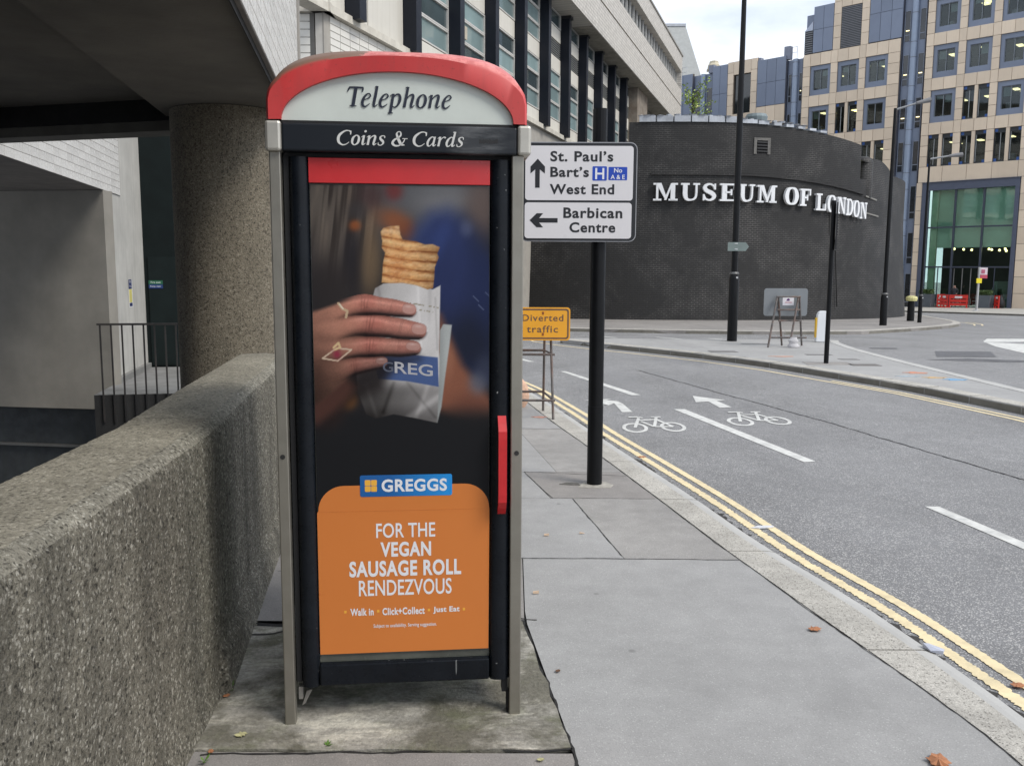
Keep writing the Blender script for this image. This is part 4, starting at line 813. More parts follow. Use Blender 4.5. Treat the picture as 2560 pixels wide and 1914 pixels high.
    def block(a_edges, rows, kinds):
        """a_edges: list of (a0,a1) windows; piers and bands are filled in with stones"""
        for r, (z0, z1) in enumerate(rows):
            for k, (x0, x1) in enumerate(a_edges): window(x0, x1, z0, z1, kinds[r][k])
    RW = [(1.27 + 2.4 * k, 3.12 + 2.4 * k) for k in range(5)]
    piers = [(.70, 1.27)] + [(3.12 + 2.4 * k, 3.67 + 2.4 * k) for k in range(5)]
    for r, (z0, z1) in enumerate(ROWS[:4]):
        for p0, p1 in piers: stones(p0, p1, z0, z1, 1, 3); backing(p0, p1, z0, z1)
        zb = z1; zt = ROWS[r + 1][0]
        for p0, p1 in piers: stones(p0, p1, zb, zt, 1, 1)
        for x0, x1 in RW: stones(x0, x1, zb, zt, 2 if r % 2 else 1 if False else 2, 1)
        backing(.7, 13.27, zb + .01, zt - .01)
    block(RW, ROWS[:4], ['BBBBB', 'ABAAB', 'AAAAA', 'AAAAA'])
    # lower band, entrance surround
    stones(.7, 13.27, 8.75, 9.97, 7, 1); backing(.7, 13.27, 8.76, 9.96)
    stones(.62, 1.08, -1.1, 8.75, 1, 9); backing(.62, 1.08, -1.1, 8.75); stones(8.15, 10.5, -1.1, 8.75, 2, 8); backing(8.15, 10.5, -1.1, 8.75); B(10.5, 13.3, -.3, -.1, -1.1, 8.75).build('dark_shopfront', dkf, b)
    # left block
    LW = [(-8.95, -7.1), (-6.5, -4.65), (-4.1, -2.25)]; lp = [(-9.6, -8.95), (-7.1, -6.5), (-4.65, -4.1), (-2.25, -1.30)]
    for r, (z0, z1) in enumerate(ROWS[:3]):
        zt = ROWS[r + 1][0] if r < 2 else 20.25
        for p0, p1 in lp: stones(p0, p1, z0, z1, 1, 3); backing(p0, p1, z0, z1); stones(p0, p1, z1, zt, 1, 1)
        for x0, x1 in LW: stones(x0, x1, z1, zt, 2, 1)
        backing(-9.6, -1.3, z1 + .01, zt - .01)
    block(LW, ROWS[:3], ['BBB', 'ABA', 'AAA'])
    stones(-9.6, -1.3, 8.75, 9.97, 7, 1); backing(-9.6, -1.3, 8.7, 9.97); B(-9.6, -1.3, -.3, 0., -1.1, 8.74).build('lower_wall', stone, b)
    # louvred plant screen and blue upper panels on the left block
    stones(-7.0, -6.35, 20.25, 27., 1, 7); stones(-4.6, -3.95, 20.25, 27., 1, 7); stones(-6.35, -4.6, 23.6, 27., 2, 3); B(-7., -3.95, -.35, -.1, 20.25, 27.).build('screen_backing', joint, b)
    lv = B(-6.33, -4.62, -.1, -.06, 20.27, 23.58).build('louvre', mat('louvre shade', (.04, .042, .05), .8), b)
    for k in range(24): B(-6.32, -4.63, -.06, -.01, 20.32 + k * .137, 20.39 + k * .137).build('blade', mat('louvre blade', (.16, .165, .175), .5), b, parent=lv)
    stones(-3.93, -1.25, 20.3, 27., 3, 3, blue, name='blue_panel'); backing(-3.93, -1.25, 20.3, 27.); stones(-8.8, -7.02, 20.3, 24.1, 2, 2, blue, name='blue_panel'); backing(-8.8, -7.02, 20.3, 24.1); stones(-9.62, -8.82, 20.3, 23.6, 1, 1, blue, n0=-.6, n1=-.4, name='blue_panel')
    o = B(-9.6, -8.85, -.4, -.1, 20.3, 22.2).build('small_louvre', MATS['louvre shade'], b)
    for k in range(10): B(-9.59, -8.86, -.1, -.04, 20.35 + k * .185, 20.44 + k * .185).build('blade', MATS['louvre blade'], b, parent=o)
    MB().prism(OF, [(-9.6, 22.2), (-8.85, 22.2), (-8.85, 22.95)], -.4, -.02).build('louvre_hood', mat('hood pale', (.42, .46, .55), .4), b)
    # recessed blue strips with round columns and slot windows
    def blue_strip(a0, a1, z0, z1, side=True, rows=ROWS):
        am = (a0 + a1) / 2; MB().box(OF, a0, a1, -1.2, -.33, z0, z1).build('recess_back', blue, b)
        c = OF.p(am, -.2, z0); MB().lathe(c, [(.24, 0.)] + [(.24, (z1 - z0) * k / 6) for k in range(1, 7)], 16).build('round_column', blue2, b, smooth=True)
        for zz in [z for r in rows for z in (r[0] - .35, r[1] - .6)]:
            if z0 < zz < z1: MB().lathe((c[0], c[1], zz), [(.25, 0), (.25, .03)], 16).build('column_joint', joint, b)
        for x0, x1 in ((a0, a0 + .06), (a1 - .06, a1)): B(x0, x1, -.33, -.09, z0, z1).build('strip_jamb', mat('jamb dark', (.05, .055, .075), .5), b)
        for r in rows:
            for x0, x1 in ((a0 + .12, am - .36), (am + .36, a1 - .12)):
                if z0 < r[0] and r[1] < z1 + .3 and x1 - x0 > .15:
                    f = MB(); f.box(OF, x0, x0 + .04, -.33, -.26, r[0] - .2, r[1] - .3); f.box(OF, x1 - .04, x1, -.33, -.26, r[0] - .2, r[1] - .3); f.box(OF, x0 + .041, x1 - .041, -.33, -.26, r[1] - .36, r[1] - .3); f.box(OF, x0 + .041, x1 - .041, -.33, -.26, r[0] + .25, r[0] + .31)
                    w = f.build('slot_window', mat('slot frame', (.22, .25, .31), .5), b); B(x0 + .04, x1 - .04, -.329, -.30, r[0] - .2, r[1] - .36).build('pane', mat('slot glass', (.02, .024, .03), .06, spec=.8), b, parent=w)
                    if rr.random() < .5: B(x0 + .1, x1 - .1, -.299, -.29, r[0] + .6, r[0] + .66).build('ceiling_lamp', lamp, b, parent=w)
    low = [(-1.0, 1.9), (2.6, 5.2), (6.2, 8.9)]
    blue_strip(-1.28, .62, -1.1, 27., rows=low + ROWS); blue_strip(-11.2, -9.62, 8., 20.1); blue_strip(-20.9, -18.7, 8., 20.2, rows=ROWS[1:3])
    # lower wing to the far left
    stones(-14., -11.22, 16.45, 20.5, 3, 2, blue, name='blue_panel'); backing(-14., -11.22, 8., 20.5); stones(-14., -11.22, 14.9, 16.43, 3, 1); B(-13.6, -11.6, -.09, -.02, 10., 14.88).build('wing_window', MATS['slot glass'], b)
    stones(-17.05, -16.45, 14.9, 20.8, 1, 6); stones(-14.65, -14.02, 14.9, 20.8, 1, 6); stones(-16.45, -14.65, 19.6, 20.8, 2, 1); stones(-16.45, -14.65, 14.9, 16.1, 2, 1); backing(-17.05, -16.4, 14., 20.8); backing(-14.7, -14., 14., 20.8); backing(-16.4, -14.7, 19.6, 20.79); backing(-16.4, -14.7, 14.01, 16.1)
    gw = B(-16.45, -14.65, -.3, -.25, 16.1, 19.6).build('tall_window', mat('tall dark glass', (.012, .016, .018), .03, spec=.9), b); B(-15.57, -15.53, -.249, -.2, 16.1, 19.6).build('mullion', dkf, b, parent=gw)
    stones(-18.68, -17.07, 15.5, 20.7, 2, 2, blue, name='blue_panel'); backing(-18.7, -17.05, 8., 20.7); stones(-26., -20.92, 15., 20.4, 5, 2, blue, name='blue_panel'); backing(-26., -20.9, 8., 20.4); stones(-21., -17.07, 13.9, 15.45, 4, 1)
    for x, h_ in ((-11.2, .9), (-14., .35), (-18.9, .5)): B(x - .3, x + .25, -.6, -.1, 20.2, 20.4 + h_).build('flue', mat('flue grey', (.2, .22, .28), .5), b)
    for x in (-12.0, -23.6):
        f = MB()
        for dx in (0, .5, 1.): f.box(OF, x + dx, x + dx + .03, -1.5, -1.46, 20.4, 21.5)
        for z in (21., 21.47): f.box(OF, x + .031, x + .999, -1.5, -1.46, z, z + .03)
        f.build('roof_rail', mat('rail grey', (.5, .5, .5), .5), b)
    # interiors: back wall and floor slabs
    i = MB(); i.box(OF, -9.6, 13.3, -5., -4.8, 9., 20.2); i.box(OF, -1.2, 13.3, -5., -4.8, 20.2, 27.); i.box(OF, .6, 13.3, -7., -6.8, -1.1, 9.)
    MB().box(OF, -8.75, -1.3, -3., -.37, 20.3, 24.).build('plant_room', blue, b)
    for r in ROWS: i.box(OF, -9.6 if r[0] < 20 else -1.2, 13.3, -4.79, -.36, r[0] - .6, r[0] - .3); i.box(OF, -9.6 if r[0] < 20 else -1.2, 13.3, -4.79, -.36, r[1] - .05 - .3, r[1] + .1)
    i.box(OF, -9.9, -9.6, -5, -.4, -1.1, 20.); i.box(OF, 13.3, 13.6, -7., -.1, -1.1, 27.); i.box(OF, -1.2, 13.3, -5, -.1, 27.01, 27.3); i.box(OF, -30, -9.9, -6., -5.8, -1.1, 20.); i.build('interior_shell', inn, b); back.build('wall_backing', joint, b)
    # glazed entrance
    pf = mat('portal frame', (.085, .10, .145), .45, var=.06); f = MB(); f.box(OF, 1.1, 1.62, -.3, .06, -1.1, 8.1); f.box(OF, 7.82, 8.12, -.3, .06, -1.1, 8.1); f.box(OF, 1.1, 8.12, -.3, .06, 8.101, 8.70); f.box(OF, 1.05, 8.18, -.2, .14, 8.701, 8.74)
    p = f.build('entrance_portal', pf, b); mf = mat('portal mullion', (.05, .06, .085), .4)
    for x in (3.6, 5.67): B(x - .07, x + .07, -.28, -.1, -1.1, 8.1).build('mullion', mf, b, parent=p)
    for z in (2.1, 5.2):
        for x0, x1 in ((1.62, 3.529), (3.671, 5.599), (5.741, 7.82)): B(x0, x1, -.27, -.12, z - .06, z + .06).build('transom', mf, b, parent=p)
    pg = glass_mat('green tinted glass', (.80, .93, .87), .5)
    for x0, x1 in ((1.62, 3.53), (3.67, 5.6), (5.74, 7.82)):
        for z0, z1 in ((-1.05, 2.04), (2.16, 5.14), (5.26, 8.09)):
            if not (x0 > 3 and x1 < 6 and z0 < 0): B(x0, x1, -.21, -.2, z0, z1).build('pane', pg, b, parent=p)
    for x in (2.6, 6.75): B(x - .03, x + .03, -.24, -.15, -1.05, 2.03).build('side_mullion', mf, b, parent=p)
    B(1.7, 7.8, -.9, -.7, 3.62, 8.4).build('bulkhead', mat('green grey bulkhead', (.66, .76, .70), .8, var=.15, vscale=.6), b, parent=p); B(1.75, 2.25, -.69, -.4, -1.1, 8.2).build('lobby_column', mat('lobby column', (.75, .8, .66), .6), b, parent=p)
    for k in range(3): MB().box(OF, 3.75 + k * .62, 3.81 + k * .62, -.4, -.34, -1.1, 2.0).build('door_post', mat('door steel', (.35, .36, .36), .35, .7), b, parent=p)
    B(3.68, 5.6, -.5, -.15, 2.041, 2.12).build('door_head', MATS['door steel'], b, parent=p)
    for k in range(3): B(3.82 + k * .62, 4.36 + k * .62, -.375, -.365, -1.05, 2.0).build('door_pane', pg, b, parent=p)
    B(5.9, 7.7, -3.4, -3.2, .4, 1.0).build('reception_panel', mat('lobby grey', (.22, .25, .25), .7), b, parent=p); B(6.6, 7.4, -3., -2.8, -1.1, .8).build('lobby_pier', MATS['lobby grey'], b, parent=p)
    pl = mat('pendant lamp', (1., .78, .35), .5, emit=3.0)
    for x, z in ((3.3, 3.55), (4.0, 3.5), (4.6, 3.45), (5.85, 3.5), (6.05, 3.45), (6.6, 3.4), (7.0, 3.5), (7.08, 3.35), (7.5, 3.45), (7.65, 3.4)): MB().lathe(OF.p(x, -1.5, z), [(.03, -.09), (.085, -.04), (.085, .04), (.03, .09)], 8).build('pendant_lamp', pl, b, parent=p)
    # things on the forecourt
    zf = -1.02; gp = mat('planter grey', (.10, .115, .13), .5, var=.1)
    for a, t in ((1.85, 'grey planter box with clipped box hedge at the left of the entrance'), (6.1, 'grey planter box with clipped box hedge beside the bus stop pole')):
        q = thing('planter', OF.p(a + .5, 1.2, zf), t, 'planter', 'planters by the entrance')
        V = MB(); c0 = [(a, .7), (a + 1.05, .7), (a + 1.05, 1.7), (a, 1.7)]; V.add([OF.p(x + (.06 if x == a else -.06), n, zf) for x, n in c0] + [OF.p(x, n, zf + 1.0) for x, n in c0], [(3, 2, 1, 0), (4, 5, 6, 7), (0, 1, 5, 4), (1, 2, 6, 5), (2, 3, 7, 6), (3, 0, 4, 7)])
        o = V.build('box', gp, q); bm = bmesh.new(); bm.from_mesh(o.data); bmesh.ops.recalc_face_normals(bm, faces=bm.faces); bm.to_mesh(o.data); bm.free()
        lf = MB(); r3 = random.Random(int(a * 7))
        for _ in range(900):
            c = Vector(OF.p(r3.uniform(a + .05, a + 1.0), r3.uniform(.75, 1.65), zf + 1.0 + r3.random() ** .7 * .36)); d = Vector((r3.gauss(0, 1), r3.gauss(0, 1), r3.gauss(0, 1))).normalized(); e = d.orthogonal().normalized() * .06; g2 = d.cross(e).normalized() * .04
            lf.add([c - e, c - g2, c + e, c + g2], [(0, 1, 2, 3)])
        lf.build('hedge', mat('box leaf', (.075, .12, .035), .6, var=.35, vscale=6), q)
    red = mat('barrier red', (.60, .03, .02), .5, var=.1)
    def barrier(a0, a1, n0, n1, label):
        q0, q1 = OF.p(a0, n0, zf), OF.p(a1, n1, zf); f = Frame(q0[:2], (q1[0] - q0[0], q1[1] - q0[1])); L = math.hypot(q1[0] - q0[0], q1[1] - q0[1]); t = thing('barrier', q0, label, 'barrier', 'red works barriers at the entrance')
        for s in (0, L - .1): MB().box(f, s, s + .1, -.03, .03, zf + .06, zf + 1.).build('post', red, t)
        for z in (.18, .45, .72): MB().box(f, .101, L - .101, -.02, .02, zf + z, zf + z + .2).build('board', red, t)
        MB().box(f, .1, L - .1, -.025, .025, zf + .921, zf + 1.).build('top_rail', red, t)
        MB().box(f, L * .3, L * .7, .021, .026, zf + .76, zf + .9).build('sticker', mat('sticker white', (.7, .7, .7), .5), t)
        for s in (-.03, L - .13): MB().box(f, s, s + .16, -.25, .25, zf, zf + .06).build('foot', red, t)
    barrier(3.62, 4.3, 1.7, 2.1, 'red plastic works barrier with white sticker, left leaf of the pair before the revolving door'); barrier(4.38, 5.65, 2.1, 1.9, 'red plastic works barrier, right leaf of the pair before the revolving door')
    barrier(3.05, 3.5, .9, .5, 'red works barrier half hidden behind the planter at the left of the entrance'); barrier(7.3, 7.72, 1.2, 1.5, 'red works barrier with black sack, near the right edge of the portal')
    t = thing('refuse_sack', OF.p(7.55, .7, zf), 'black plastic sack leaning behind the red barrier at the right', 'sack'); MB().lathe(OF.p(7.6, .75, zf), [(.22, 0), (.33, .2), (.3, .55), (.14, .85), (.1, 1.0), (.14, 1.08)], 12).build('sack_body', mat('black sack', (.01, .01, .01), .35), t, smooth=True)
    t = thing('step_ladder', OF.p(6.4, -1.0, zf), 'pale metal step ladder standing inside the glazed lobby', 'ladder'); al = mat('ladder metal', (.45, .5, .5), .4, .5)
    for dx, dn in ((0, 0), (.35, 0), (.05, -.7), (.3, -.7)): MB().tube(OF.p(6.0 + dx * 1.4 + (0 if dn == 0 else .25), -1.2 + dn * .5, zf), OF.p(6.55 + dx * .4, -1.2, zf + 2.0), .035, k=6).build('leg', al, t)
    for k in range(5): MB().tube(OF.p(6.0 + .12 * k, -1.2, zf + .35 * (k + 1)), OF.p(6.48 + .05 * k, -1.2, zf + .35 * (k + 1)), .025, k=6).build('tread', al, t)
build_offices()

def build_person():
    """one small figure in dark clothes by the revolving door, most of it behind the barriers"""
    base = OF.p(4.2, .55, -1.02); t = thing('person', base, 'person in dark clothes standing behind the red barriers at the revolving door', 'person')
    J = {'pel': (0, 0, .95), 'wai': (0, 0, 1.12), 'che': (0, .01, 1.36), 'nec': (0, .01, 1.5), 'hed': (0, -.03, 1.62), 'top': (0, -.02, 1.74), 'sl': (-.19, .01, 1.42), 'el': (-.25, .03, 1.14), 'wl': (-.22, -.08, .90), 'hl': (-.2, -.12, .82), 'sr': (.19, .01, 1.42), 'er': (.27, .0, 1.15), 'wr': (.2, -.16, 1.05), 'hr': (.14, -.22, 1.06),
         'hpl': (-.1, 0, .9), 'kl': (-.11, -.02, .5), 'al': (-.12, .02, .09), 'tl': (-.13, -.14, .03), 'hpr': (.1, 0, .9), 'kr': (.12, -.03, .5), 'ar': (.13, .02, .09), 'tr': (.15, -.14, .03)}
    rad = dict(pel=.15, wai=.135, che=.16, nec=.055, hed=.1, top=.07, sl=.075, el=.05, wl=.035, hl=.035, sr=.075, er=.05, wr=.035, hr=.035, hpl=.1, kl=.065, al=.045, tl=.035, hpr=.1, kr=.065, ar=.045, tr=.035)
    E = [('pel', 'wai'), ('wai', 'che'), ('che', 'nec'), ('nec', 'hed'), ('hed', 'top'), ('che', 'sl'), ('sl', 'el'), ('el', 'wl'), ('wl', 'hl'), ('che', 'sr'), ('sr', 'er'), ('er', 'wr'), ('wr', 'hr'), ('pel', 'hpl'), ('hpl', 'kl'), ('kl', 'al'), ('al', 'tl'), ('pel', 'hpr'), ('hpr', 'kr'), ('kr', 'ar'), ('ar', 'tr')]
    ks = list(J); me = bpy.data.meshes.new('body'); me.from_pydata([J[k] for k in ks], [(ks.index(a), ks.index(b)) for a, b in E], []); o = bpy.data.objects.new('body', me); COL.objects.link(o)
    md = o.modifiers.new('skin', 'SKIN'); o.modifiers.new('sub', 'SUBSURF').levels = 1; sv = me.skin_vertices[0].data
    for i, k in enumerate(ks): sv[i].radius = (rad[k], rad[k] * (.7 if k in ('pel', 'wai', 'che') else 1)); sv[i].use_root = k == 'pel'
    bpy.context.view_layer.update(); m2 = bpy.data.meshes.new_from_object(o.evaluated_get(bpy.context.evaluated_depsgraph_get())); o.modifiers.clear(); o.data = m2; m2.materials.clear()
    for c in ((.03, .03, .035), (.45, .27, .2), (.02, .014, .01)): m2.materials.append(mat('person %.3f' % c[0], c, .8))
    for p in m2.polygons:
        c = p.center; p.use_smooth = True
        p.material_index = 2 if (c.z > 1.68 or (c.z > 1.58 and c.y > .03)) else 1 if (c.z > 1.5 or (abs(c.x) > .1 and .78 < c.z < .87) or (c.y < -.17 and .9 < c.z < 1.2)) else 0
    o.parent = t; o.rotation_euler = (0, 0, R(-35))
build_person()

# ------------------------------------------------------------------ tree beyond the drum
def build_tree():
    t = thing('young_tree', (15.0, 76., -1.2), 'sparse light green young tree showing over the drum wall', 'tree'); r3 = random.Random(4); tr = MB(); base = Vector((14.9, 76., -1.2)); top = Vector((15.0, 76., 16.2))
    tr.tube(base, top, .2, .05, 8); tips = []
    for i in range(13):
        p = base.lerp(top, .84 + .16 * i / 12); a = r3.uniform(0, 6.28); L = r3.uniform(.5, 1.7); q = p + Vector((math.cos(a) * L, math.sin(a) * L, r3.uniform(.2, 1.3))); tr.tube(p, q, .03, .01, 5); tips.append((p, q))
    tr.build('trunk', mat('bark', (.10, .085, .06), .9), t); lf = MB()
    for p, q in tips:
        for _ in range(42):
            c = p.lerp(q, r3.uniform(.35, 1.1)) + Vector((r3.gauss(0, .22), r3.gauss(0, .22), r3.gauss(0, .16))); d = Vector((r3.gauss(0, 1), r3.gauss(0, 1), r3.gauss(0, 1.4))).normalized(); e = d.orthogonal().normalized() * r3.uniform(.09, .15); g2 = d.cross(e).normalized() * .07
            lf.add([c - e, c - g2, c + e, c + g2], [(0, 1, 2, 3)])
    lf.build('crown', mat('young leaf', (.30, .40, .09), .6, var=.3, vscale=3), t)
build_tree()
# ------------------------------------------------------------------ street furniture
BLK = mat('black post paint', (.006, .0065, .0075), .4, spec=.2, var=.2, vscale=6, bump=.04, bscale=60)
def rrect(s0, s1, z0, z1, r, n=5): return [(cx + r * math.cos(a), cz + r * math.sin(a)) for cx, cz, a0 in ((s1 - r, z0 + r, -90), (s1 - r, z1 - r, 0), (s0 + r, z1 - r, 90), (s0 + r, z0 + r, 180)) for a in (R(a0 + 90 * i / (n - 1)) for i in range(n))]
def build_direction_sign():
    SF = Frame((0, 6.46), (1, 0)); t = thing('direction_sign', (.63, 6.53, 0), 'white direction sign to a cathedral, hospital and arts centre on a black post', 'sign')
    MB().lathe((.63, 6.545, 0), [(.058, -.05), (.058, .6), (.056, .601), (.056, 1.5), (.056, 1.82)], 20).build('post', BLK, t, smooth=True)
    MB().tube((.63, 6.56, 1.82), (.63, 6.56, 2.765), .053, k=16).build('post_top', BLK, t)
    # post stubs above the panel are the fin caps behind; clamp channels on the back
    for z in (1.95, 2.36): MB().wbox(.2, .8, 6.475, 6.50, z, z + .05).build('clamp_rail', mat('clamp alloy', (.4, .4, .4), .4, .7), t)
    wht = mat('sign white', (.66, .645, .655), .35, var=.02, spec=.4); ink = mat('sign black', (.010, .011, .014), .4, var=.02); blu = mat('sign blue', (.006, .055, .42), .4)
    p = MB().prism(SF, rrect(.062, .886, 1.822, 2.512, .045), -.012, 0.).build('panel', ink, t); MB().prism(SF, rrect(.055, .892, 1.815, 2.519, .05), -.016, -.004).build('panel_edge', mat('sign edge alloy', (.35, .35, .36), .4, .6), t, parent=p)
    f1 = MB().prism(SF, rrect(.088, .863, 2.109, 2.492, .022), 0., .0012).build('upper_face', wht, t, parent=p); f2 = MB().prism(SF, rrect(.085, .857, 1.838, 2.093, .022), 0., .0012).build('lower_face', wht, t, parent=p); n = .0022
    for body, bx, f in (("St. Paul\u2019s", (.267, .718, 2.381, 2.455), f1), ("Bart\u2019s", (.268, .545, 2.272, 2.345), f1), ('West End', (.264, .729, 2.151, 2.223), f1), ('Barbican', (.365, .791, 1.982, 2.058), f2), ('Centre', (.410, .742, 1.880, 1.954), f2)): lettering('lettering', body, SF, bx, n, ink, t, f, .028, 0., 1.1)
    hb = MB().prism(SF, rrect(.570, .674, 2.248, 2.349, .008), .0012, .002).build('hospital_plate', blu, t, parent=f1); nb = MB().prism(SF, rrect(.685, .820, 2.252, 2.345, .006), .0012, .002).build('no_emergency_plate', blu, t, parent=f1); pw = mat('plate white', (.75, .76, .8), .4)
    h = MB()
    for a in ((.590, .604, 2.258, 2.337), (.641, .655, 2.258, 2.337), (.6041, .6409, 2.291, 2.304)): h.box(SF, a[0], a[1], .002, .0028, a[2], a[3])
    h.build('lettering', pw, t, parent=hb); lettering('lettering', 'No', SF, (.725, .783, 2.305, 2.337), .0028, pw, t, nb, .015); lettering('lettering', 'A & E', SF, (.701, .803, 2.259, 2.290), .0028, pw, t, nb, .015)
    MB().prism(SF, [(.159, 2.196), (.192, 2.196), (.192, 2.325), (.229, 2.296), (.229, 2.345), (.177, 2.400), (.125, 2.345), (.125, 2.296), (.159, 2.325)], .0012, .0022).build('up_arrow', ink, t, parent=f1)
    MB().prism(SF, [(.324, 1.950), (.324, 1.982), (.190, 1.982), (.219, 2.016), (.172, 2.016), (.121, 1.966), (.172, 1.916), (.219, 1.916), (.190, 1.950)][::-1], .0012, .0022).build('left_arrow', ink, t, parent=f2)
    MB().slab([(.50, 6.43), (.58, 6.41), (.74, 6.42), (.77, 6.50), (.72, 6.60), (.55, 6.58)], -.01, .004).build('mortar_patch', mat('mortar patch', (.36, .34, .30), .9, var=.3, vscale=20), t)
    MB().slab([(.36, 6.52), (.44, 6.50), (.52, 6.49), (.51, 6.56), (.42, 6.58)], -.01, .003).build('dirt_patch', mat('dirt patch', (.10, .095, .085), .95, var=.4, vscale=30), t)
build_direction_sign()

def aframe_legs(t, x0, x1, y, zt, spread, m, r=.012, bars=((.2, .03), (.69, .03)), lean=.03):
    for x in (x0, x1):
        MB().tube((x, y - spread, 0), (x - lean * .3, y, zt), r, k=8).build('leg', m, t); MB().tube((x - lean, y + spread, 0), (x - lean, y + .03, zt), r, k=8).build('leg', m, t)
    for z, d in bars:
        k = 1 - z / zt; MB().tube((x0, y - spread * k, z), (x1 + .02, y - spread * k, z), r, k=8).build('brace', m, t); MB().tube((x0 - lean, y + spread * k, z + d), (x1 - lean, y + spread * k, z + d), r, k=8).build('brace', m, t)
        for x in (x0, x1): MB().tube((x, y - spread * k, z), (x - lean, y + spread * k, z + d), r * .8, k=6).build('tie', m, t)
def build_diverted():
    DFr = Frame((0, 9.6), (1, .02)); t = thing('diverted_traffic_sign', (.2, 9.7, 0), 'amber diverted traffic board on a rusty A-frame behind the kiosk', 'sign'); rust = mat('rusty frame', (.13, .12, .115), .6, .4, var=.4, vscale=9, stain=.6, stain_col=(.20, .085, .04))
    aframe_legs(t, -.28, .452, 9.78, 1.0, .30, rust, .014, lean=.09)
    amb = mat('amber sheet', (.78, .36, .025), .35, var=.05, stain=.04, stain_col=(.4, .12, .03)); brn = mat('faded brown ink', (.13, .075, .05), .5)
    pl = MB().prism(DFr, rrect(-.44, .632, .852, 1.212, .035), -.012, 0.).build('plate', amb, t)
    o = rrect(-.425, .617, .867, 1.197, .03); i_ = rrect(-.408, .60, .884, 1.18, .022); b = MB(); k = len(o); b.add([DFr.p(a, .001, z) for a, z in o] + [DFr.p(a, .001, z) for a, z in i_], [(j, (j + 1) % k, (j + 1) % k + k, j + k) for j in range(k)]); b.build('border', brn, t, parent=pl)
    lettering('lettering', 'Diverted', DFr, (.108, .557, 1.062, 1.134), .0012, brn, t, pl, .012, 0., 1.12); lettering('lettering', 'traffic', DFr, (.159, .499, .938, 1.014), .0012, brn, t, pl, .012, 0., 1.15)
    MB().prism(DFr, [(-.06, 1.01), (-.06, 1.05), (-.22, 1.05), (-.18, 1.11), (-.24, 1.11), (-.33, 1.03), (-.24, .95), (-.18, .95), (-.22, 1.01)][::-1], .0, .0012).build('arrow', brn, t, parent=pl)
    for z in (1.135, .905): MB().box(DFr, .325, .345, 0., .004, z, z + .03).build('rust_stain', mat('rust', (.25, .07, .02), .8), t, parent=pl)
    s = thing('sandbag', (.07, 10.35, 0), 'pinkish woven sandbag on the foot of the amber sign frame', 'sandbag'); rows = []; r3 = np.random.default_rng(8)
    for j in range(9):
        z = .34 * (j / 8) ; rr_ = .13 * math.sin(math.pi * (.18 + .74 * j / 8)) ** .7; rows.append([(.07 + rr_ * math.cos(2 * math.pi * i / 14) * (1 + .12 * r3.random()), 10.35 + .8 * rr_ * math.sin(2 * math.pi * i / 14), z) for i in range(15)])
        rows[-1][14] = rows[-1][0]
    mb = MB().sheet(rows); mb.f += [tuple(range(13, -1, -1)), tuple(range(8 * 15, 8 * 15 + 14))]; mb.build('sack', mat('woven sack', (.55, .36, .26), .9, var=.25, vscale=18, bump=.4, bscale=120), s, smooth=True)
build_diverted()
